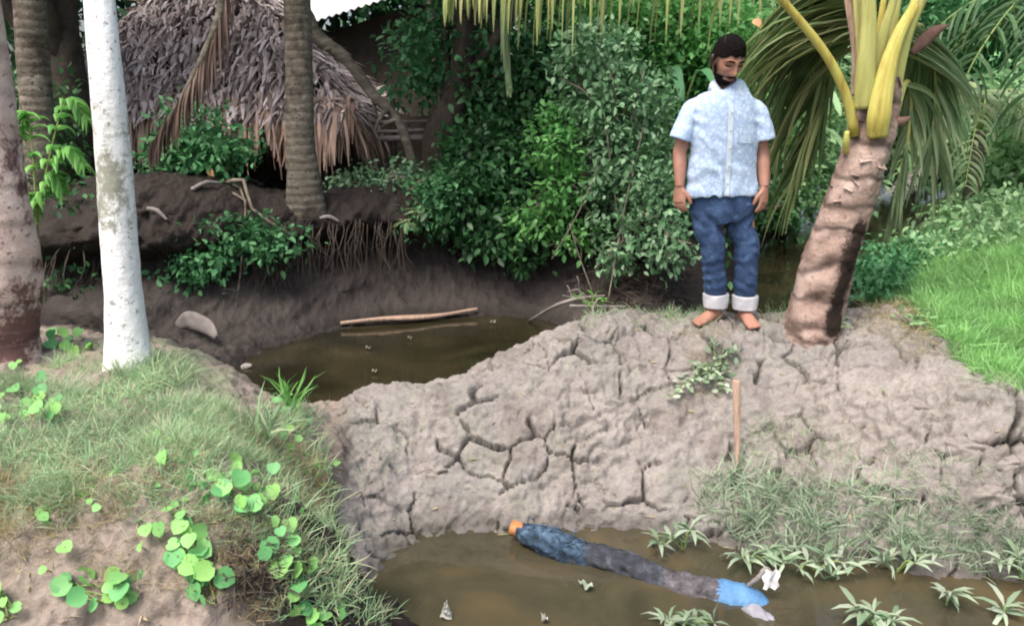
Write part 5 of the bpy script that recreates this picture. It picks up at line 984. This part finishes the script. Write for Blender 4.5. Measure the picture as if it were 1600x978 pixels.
# head surface
HC = np.array([-.082, -.052, 1.484]); Rh = np.array(Matrix.Rotation(R(18), 3, 'Z') @ Matrix.Rotation(R(27), 3, 'X'))   # turn to his left, look down
def gss(x, y, x0, y0, sx, sy): return np.exp(-((x - x0) / sx) ** 2 - ((y - y0) / sy) ** 2)
def headpts(d):
    x, y, z = d[..., 0], d[..., 1], d[..., 2]      # y<0 is the face
    P_ = d * np.array([.073, .094, .118])
    low = np.clip(-z, 0, 1); wj = 1 - .30 * low ** 1.5; P_[..., 0] *= wj; P_[..., 1] *= np.where(y > 0, 1 - .35 * low, 1 - .08 * low)
    P_[..., 0] *= 1 + .05 * sst(z, .1, .6)
    X_, Z_ = P_[..., 0], P_[..., 2]; fr = sst(-y, .2, .6)
    add = -.006 * fr * gss(X_, Z_, 0, 0, .06, .09) + .026 * gss(X_, Z_, 0, -.030, .0125, .016) + .015 * gss(X_, Z_, 0, -.006, .009, .026) + .009 * (gss(X_, Z_, .014, -.036, .008, .008) + gss(X_, Z_, -.014, -.036, .008, .008))
    add += .007 * (gss(X_, Z_, .03, .024, .022, .008) + gss(X_, Z_, -.03, .024, .022, .008)) - .011 * (gss(X_, Z_, .031, .006, .017, .012) + gss(X_, Z_, -.031, .006, .017, .012))
    add += .007 * gss(X_, Z_, 0, -.062, .024, .006) + .008 * gss(X_, Z_, 0, -.075, .020, .006) - .005 * gss(X_, Z_, 0, -.0685, .025, .0035) + .010 * gss(X_, Z_, 0, -.100, .024, .015) + .005 * (gss(X_, Z_, .045, -.025, .02, .02) + gss(X_, Z_, -.045, -.025, .02, .02))
    P_[..., 1] -= add * fr
    P_[..., 0] *= 1.07
    return P_ * 1.09
def toW(p): return p @ Rh.T + HC + O
def sphere_dirs(nu, nv):
    th_ = np.linspace(0, math.pi, nv); ph = np.linspace(0, 2 * math.pi, nu, endpoint=False); T_, P_ = np.meshgrid(th_, ph, indexing='ij')
    return np.stack([np.sin(T_) * np.cos(P_), np.sin(T_) * np.sin(P_), np.cos(T_)], -1)
def grid_faces(nu, nv): return [(i * nu + j, (i + 1) * nu + j, (i + 1) * nu + (j + 1) % nu, i * nu + (j + 1) % nu) for i in range(nv - 1) for j in range(nu)]
body = MB(); L_ = lambda *p: np.array(p, float) + O
D_ = sphere_dirs(110, 90); body.add(toW(headpts(D_.copy())).reshape(-1, 3), grid_faces(110, 90))
for s in (-1, 1):   # ears
    c = np.array([s * .076, .008, -.006]); e_ = toW(np.array([c + [s * .004, .006, -.030], c + [s * .010, .004, -.010], c + [s * .013, .010, .014], c + [s * .006, .010, .030]]))
    loft(e_, [(.008, .010), (.008, .014), (.008, .018), (.006, .010)], 12, 14, mb=body)
loft([L_(-.055, .02, 1.24), L_(-.065, .010, 1.34), L_(-.072, .004, 1.42), L_(-.074, .0, 1.48)], [.075, .062, .054, .055], 20, 14, mb=body)
SHX = -.065
loft([L_(-.02, .0, .62), L_(-.02, 0, .72), L_(-.04, 0, .90), L_(-.055, 0, 1.10), L_(SHX, .0, 1.22), L_(SHX, .01, 1.30)], [(.155, .105), (.165, .11), (.15, .10), (.17, .115), (.17, .105), (.08, .07)], 26, 30, mb=body, ref=(0, 1, 0))
shL, shR = L_(SHX - .165, .01, 1.225), L_(SHX + .16, .01, 1.225)
elL, elR = L_(-.298, .015, 1.00), L_(.168, .02, 1.00)
wrL, wrR = L_(-.300, -.03, .80), L_(.172, -.06, .80)
for sh, el, wr in ((shL, elL, wrL), (shR, elR, wrR)):
    loft([sh, sh * .5 + el * .5, el, el * .6 + wr * .4, wr], [(.055, .055), (.047, .047), (.039, .041), (.038, .040), (.025, .030)], 18, 34, mb=body)
def hand(wr, s, yawx):
    """s=+1: thumb towards +x (image right). relaxed hand hanging, back of hand facing out"""
    d = unit(np.array([yawx, -.12, -1.0])); fx = unit(np.array([s * .75, -.66, 0])); pn = unit(np.cross(d, fx)) * -s   # palm side points inwards/back
    P0 = wr; loft([P0 + d * -.035, P0 + d * -.005, P0 + d * .025, P0 + d * .055, P0 + d * .088], [(.024, .022), (.026, .020), (.036, .018), (.041, .016), (.039, .014)], 16, 14, mb=body, ref=tuple(pn))
    kn = P0 + d * .082
    for i, (o_, ln, r) in enumerate(((.029, .068, .0095), (.010, .076, .0098), (-.010, .070, .0093), (-.028, .056, .0083))):
        b0 = kn + fx * o_ - d * .01; dirn = unit(d + pn * .15 + fx * (o_ * 2)); a1 = b0 + dirn * ln * .48; d2 = unit(dirn + pn * (.45 + .1 * i)); a2 = a1 + d2 * ln * .32; d3 = unit(d2 + pn * .45); a3 = a2 + d3 * ln * .28
        loft([b0, a1, a2, a3], [r * 1.05, r, r * .93, r * .7], 10, 14, mb=body)
    t0 = P0 + d * .025 + fx * .026; t1 = t0 + unit(d * .8 + fx * .75 + pn * .3) * .038; t2 = t1 + unit(d * 1. + fx * .3 + pn * .35) * .030; t3 = t2 + unit(d + pn * .4) * .02
    loft([t0, t1, t2, t3], [.0145, .0125, .011, .008], 10, 14, mb=body)
hand(wrL, 1, .02); hand(wrR, -1, -.03)
# legs
hipL, hipR = L_(-.105, 0, .68), L_(.070, 0, .68); knL, knR = L_(-.086, -.02, .40), L_(.108, -.025, .40); anL, anR = L_(-.040, .02, .075), L_(.128, .0, .075)
for hp, kn_, an in ((hipL, knL, anL), (hipR, knR, anR)):
    loft([hp, hp * .5 + kn_ * .5, kn_, kn_ * .6 + an * .4, an, an - [0, 0, .035]], [.068, .060, .050, .048, .034, .036], 18, 34, mb=body)
def foot(an, yaw, s, drop=0):
    f = np.array([math.sin(yaw), -math.cos(yaw), 0]); S = np.array([math.cos(yaw), math.sin(yaw), 0]); b = np.array([an[0], an[1], O[2] + drop])
    loft([b - f * .055 + [0, 0, .030], b - f * .03 + [0, 0, .032], b + f * .03 + [0, 0, .042], b + f * .09 + [0, 0, .030], b + f * .140 + [0, 0, .019], b + f * .165 + [0, 0, .016]],
         [(.022, .024), (.032, .031), (.034, .040), (.040, .028), (.045, .018), (.040, .013)], 18, 30, mb=body, ref=(0, 0, 1))
    for k, (o_, ln, r) in enumerate(((-.031, .034, .0145), (-.012, .032, .0105), (.005, .028, .0098), (.020, .022, .009), (.034, .016, .0085))):
        q = b + f * (.160 - .004 * k) + S * o_ * s + [0, 0, .014]; loft([q, q + f * ln * .6 + [0, 0, .001], q + f * ln + [0, 0, -.003]], [r, r, r * .75], 10, 8, mb=body)
foot(anL, R(-52), -1, -.0); foot(anR, R(6), 1, -.0)
bo = body.build('body', M['skin'], person); remesh(bo, .0038, 2)
# face parts
def head_patch(name, mask, thick, mat, nu=150, nv=110, rough=.0, sink=.006):
    d = sphere_dirs(nu, nv); P_ = headpts(d.copy()); m_ = mask(P_[..., 0], P_[..., 1], P_[..., 2], d)
    rn = 1 + rough * (vnoise(d[..., 0] * 26 + 50, d[..., 2] * 26 + d[..., 1] * 17 + 50, 3) - .5) * 2
    off = m_ * thick * rn - (1 - sst(m_, 0, .25)) * sink; P_ = P_ + d * off[..., None]
    mb = MB(); mb.add(toW(P_).reshape(-1, 3), grid_faces(nu, nv)); return mb.build(name, M[mat], person)
def hairmask(x, y, z, d):
    x, y, z = x / 1.15, y / 1.09, z / 1.09
    line = .052 - .025 * sst(y, -.075, -.04) - .085 * sst(y, -.03, .02) * 1.0 - .03 * sst(y, .02, .06)      # hairline height falls towards the nape
    line = line + .004 * np.sin(x * 160)
    return sst(z, line - .008, line + .008)
head_patch('hair', lambda x, y, z, d: hairmask(x, y, z, d) * (.35 + .65 * sst(z, .055, .10)), .0095, 'hair', rough=.35, sink=.003)
def beardmask(x, y, z, d):
    x, y, z = x / 1.15, y / 1.09, z / 1.09
    jaw = sst(-z, .038, .066) * sst(-y, -.015, .02)
    side = sst(np.abs(x), .045, .060) * sst(-z, -.02, .02) * sst(-y, -.015, .02) * (1 - sst(-y, .030, .055)) * .75
    mou = gss(x, z, 0, -.055, .030, .0060) * (y < 0)
    mo = gss(x, z, 0, -.0690, .021, .0095)
    m_ = np.maximum(np.maximum(jaw * sst(-z, .068, .082) + (jaw * sst(np.abs(x), .024, .036)) * (1 - sst(-z, .068, .082)), side), mou * 1.1)
    return np.clip(m_ * (1 - .95 * sst(mo, .3, .6)), 0, 1) * (y < .02)
bv_ = getv(bo); loc_ = (bv_ - HC) @ Rh; ok_ = (bv_[:, 2] > 1.33)
dd_ = unit(loc_); gr = np.zeros(len(bv_)); gr[ok_] = np.clip(beardmask(loc_[ok_, 0], loc_[ok_, 1], loc_[ok_, 2], dd_[ok_]) * 1.25, 0, 1)
hm_ = hairmask(loc_[:, 0], loc_[:, 1], loc_[:, 2] + .010, dd_); gr = np.maximum(gr * .95, np.where(ok_, hm_, 0)); sb_ = sst(np.abs(loc_[:, 0]), .055, .068) * sst(.045 - loc_[:, 2], 0, .02) * sst(loc_[:, 2], -.05, -.03) * sst(-loc_[:, 1], .0, .015) * (1 - sst(-loc_[:, 1], .038, .052)) * ok_; gr = np.maximum(gr, sb_ * .9)
gr *= .85 + .15 * vnoise(bv_[:, 0] * 300 + 99, bv_[:, 2] * 300 + bv_[:, 1] * 200 + 99, 4)
ca = bo.data.color_attributes.new('hair_growth', 'FLOAT_COLOR', 'POINT'); ca.data.foreach_set('color', np.repeat(gr, 4).astype(np.float32))
head_patch('beard', lambda x, y, z, d: np.clip(beardmask(x, y, z, d) - .5 * (1 - sst(-z, .085, .11)), 0, 1), .010, 'beard', 220, 180, rough=.35, sink=.005)
for s in (-1, 1):
    # brows
    pts = []
    for k in range(7):
        u = k / 6; x = s * (.014 + .034 * u); z = .025 + .005 * math.sin(u * 3.0) - .002 * u
        dd = unit(np.array([x / .073, -.9, z / .118])); p_ = headpts(dd[None])[0]; p_[0] = x * 1.15; p_[2] = z * 1.09; p_[1] -= .002; pts.append(p_)
    mb = MB(); loft(toW(np.array(pts)), [(.0050, .004)] * 5 + [(.0028, .0025)] * 2, 8, 14, mb=mb); mb.build('eyebrow', M['beard'], person)
    # lowered eyes: dark lash line over a sliver of eye
    pts = []
    for k in range(7):
        u = k / 6; x = s * (.018 + .026 * u); z = .003 - .003 * math.sin(u * 3.14); dd = unit(np.array([x / .073, -.9, z / .118])); p_ = headpts(dd[None])[0]; p_[0] = x * 1.15; p_[2] = z * 1.09; p_[1] -= .001; pts.append(p_)
    mb = MB(); loft(toW(np.array(pts)), [(.0034, .0034)] * 7, 8, 14, mb=mb); mb.build('eye', M['beard'], person)
pts = []
for k in range(9):
    u = k / 8 * 2 - 1; x = u * .021; z = -.068 - .002 * (1 - u * u); dd = unit(np.array([x / .073, -.9, z / .118])); p_ = headpts(dd[None])[0]; p_[0] = x * 1.15; p_[2] = z * 1.09; p_[1] = p_[1] - .004; pts.append(p_)
mb = MB(); loft(toW(np.array(pts)), [(.002, .002), (.005, .005), (.0065, .005), (.005, .005), (.002, .002)], 10, 20, mb=mb); mb.build('lips', M['lip'], person)
# shirt
mb = MB()
loft([L_(SHX - .01, .01, 1.335), L_(SHX, .008, 1.318), L_(SHX, .0, 1.275), L_(SHX, -.002, 1.20), L_(-.060, -.004, 1.08), L_(-.058, -.004, .95), L_(-.056, -.004, .84), L_(-.054, -.004, .752)],
     [(.080, .062), (.128, .082), (.172, .106), (.190, .124), (.192, .132), (.192, .130), (.197, .132), (.203, .137)], 40, 60, mb=mb, cav=.05)
for sh, s in ((L_(SHX - .11, .008, 1.262), -1), (L_(SHX + .105, .008, 1.262), 1)):
    e1 = L_(SHX + s * .178, .008, 1.224); e2 = L_(SHX + s * (.212 if s < 0 else .208), .005, 1.14); e3 = L_(SHX + s * (.240 if s < 0 else .228), .0, 1.055)
    loft([sh, e1, e2, e3], [(.045, .055), (.052, .068), (.060, .076), (.065, .080)], 30, 36, mb=mb, cav=.05)
so = mb.build('shirt', M['shirt'], person); remesh(so, .006, 14)
V = getv(so); Nn = getn(so); x, y, z = V.T
fold = .006 * np.sin(z * 30 + x * 22 + 3 * fbm(x * 6 + 20, z * 5 + 20, 3, 80) * 3) * sst(1.15 - z, 0, .25) + .012 * fbm(x * 9 + 30, z * 4 + 30 + y * 3, 4, 82) + .005 * np.sin(x * 60 + 6 * fbm(x * 5 + 9, z * 3, 2, 85)) * sst(.98 - z, 0, .2)
ap = np.exp(-((z - 1.17) / .06) ** 2) * np.exp(-((np.abs(x - SHX) - .17) / .05) ** 2); fold = fold + .004 * np.sin((x * 40 + z * 90)) * ap
setv(so, V + Nn * fold[:, None])
bvh = BVHTree.FromPolygons([tuple(v) for v in getv(so)], [tuple(p.vertices) for p in so.data.polygons])
def on_shirt(x, z, off=.003):
    h = bvh.ray_cast(Vector((x, -1, z)), Vector((0, 1, 0))); return np.array([x, (h[0][1] if h[0] else -.13) - off, z])
def shirt_patch(name, xs, zs, mat, off=.004):
    V = np.array([on_shirt(x_, z_, off) for z_ in zs for x_ in xs]) + O; nx_ = len(xs)
    return mk(name, V, [(i * nx_ + j, (i + 1) * nx_ + j, (i + 1) * nx_ + j + 1, i * nx_ + j + 1) for i in range(len(zs) - 1) for j in range(nx_ - 1)], M[mat], person)
plk = shirt_patch('placket', np.linspace(-.076, -.046, 5), np.linspace(.757, 1.255, 60), 'shirt_plain', .004)
M['thread'] = nmat('thread', [(.3, (.40, .52, .70)), (.7, (.46, .58, .74))], 9, .8, .1)
shirt_patch('pocket', np.linspace(-.012, .078, 12), np.linspace(1.045, 1.155, 14), 'shirt', .005)
mb = MB()
for a, b_ in (((-.012, 1.155), (.078, 1.155)), ((-.012, 1.142), (.078, 1.142)), ((-.012, 1.045), (.078, 1.045)), ((-.012, 1.045), (-.012, 1.155)), ((.078, 1.045), (.078, 1.155))):
    loft([on_shirt(a[0] + (b_[0] - a[0]) * k / 8, a[1] + (b_[1] - a[1]) * k / 8, .005) + O for k in range(9)], [.0013] * 9, 4, mb=mb)
for z0 in ((-.078), (-.044)):
    loft([on_shirt(z0, zz, .004) + O for zz in np.linspace(.76, 1.25, 40)], [.0013] * 40, 4, mb=mb)
mb.build('stitching', M['thread'], person)
for k in range(5):
    c = on_shirt(-.057, .83 + k * .095, .008) + O; mb = MB(); loft([c, c + [0, -.003, 0]], [.0055, .005], 12, mb=mb, ref=(0, 0, 1)); b_ = mb.build('button', M['plastic_white'], person); b_.parent = person
# collar: stand and two folded points
ncx, ncy = -.070, .0
def ringp(a, r, z, ry=None): return L_(ncx + math.sin(a) * r, ncy - math.cos(a) * (ry or r), z)
for s in (-1, 1):
    V = []; A_ = np.linspace(R(22), R(180), 18)
    for i, a in enumerate(A_):
        f_ = 1 - i / 17; zt = 1.372 + .018 * (i / 17) - .045 * sst(f_, .70, 1.0); V.append(ringp(s * a, .071, zt))            # fold line
        lo_r = .094 + .014 * sst(f_, .6, 1); zl = 1.325 - .030 * sst(f_, .72, 1.0); aa = a + (R(14) * sst(f_, .8, 1)); p_ = ringp(s * aa, lo_r, zl); V.append((V[-1] + p_) / 2 + [s * math.sin(a) * .004, -math.cos(a) * .006, .004]); V.append(p_)
        V.append(ringp(s * a, .066, zt - .045))
    V = np.array(V); Fq = []
    for i in range(17):
        a0, b0 = 4 * i, 4 * i + 4; Fq += [(a0, b0, b0 + 1, a0 + 1), (a0 + 1, b0 + 1, b0 + 2, a0 + 2), (a0 + 3, b0 + 3, b0, a0)]
    o = mk('collar', V, Fq, M['shirt_plain'], person); sm = o.modifiers.new('t', 'SOLIDIFY'); sm.thickness = .003
# open neck: skin wedge on the chest
V = [on_shirt(ncx, 1.255, .004), on_shirt(ncx - .030, 1.318, .003), on_shirt(ncx, 1.322, .006), on_shirt(ncx + .034, 1.318, .003)]
# trousers
mb = MB()
loft([L_(-.050, 0, .80), L_(-.048, 0, .74), L_(-.040, .0, .66), L_(-.030, .0, .60)], [(.178, .115), (.186, .122), (.186, .126), (.160, .11)], 36, 24, mb=mb)
for hp, kn_, an, bw in ((hipL + [-.018, 0, 0], knL, anL, 1), (hipR + [-.008, 0, 0], knR, anR, 1)):
    c_ = an * 1.; c_[2] = O[2] + .125
    loft([hp + [0, 0, .03], hp - [0, 0, .10], kn_ + [0, 0, .07], kn_, kn_ * .55 + c_ * .45, c_], [(.084, .104), (.081, .098), (.072, .084), (.068, .078), (.065, .072), (.063, .069)], 34, 60, mb=mb, cav=.05)
to = mb.build('jeans', M['denim'], person); remesh(to, .006, 3)
V = getv(to); Nn = getn(to); x, y, z = V.T
leg = sst(.62 - z, 0, .1); sgn = np.where(x < .03, -1, 1)
f_ = .0026 * np.sin(z * 95 + sgn * x * 55 + 9 * fbm(x * 7 + 10, z * 5 + 10, 3, 90)) * leg * (np.exp(-((z - .38) / .09) ** 2) + 1.2 * np.exp(-((z - .20) / .06) ** 2) + .4) * (.4 + 1.2 * vnoise(x * 16 + 9, z * 12 + 9, 94)) + .012 * fbm(x * 10 + 30, z * 8 + 30, 4, 92)
f_ = f_ + .005 * np.sin(z * 75 - sgn * (x - .02) * 70) * np.exp(-((z - .62) / .05) ** 2)
f_ = f_ * (.15 + .85 * sst(z, .17, .24)) - .004 * (1 - sst(z, .16, .19))
setv(to, V + Nn * f_[:, None])
for an, dz in ((anL, 0), (anR, -.006)):
    b0 = an * 1.; b0[2] = O[2]; mb = MB(); loft([b0 + [0, 0, .172 + dz], b0 + [0, 0, .165 + dz], b0 + [0, 0, .125 + dz], b0 + [0, 0, .088 + dz]], [(.062, .066), (.075, .079), (.0745, .0785), (.072, .076)], 34, 20, mb=mb, cav=.05, rf=lambda i, a: 1 + .02 * math.sin(4 * a + i * .3)); mb.build('cuff', M['cuff'], person)
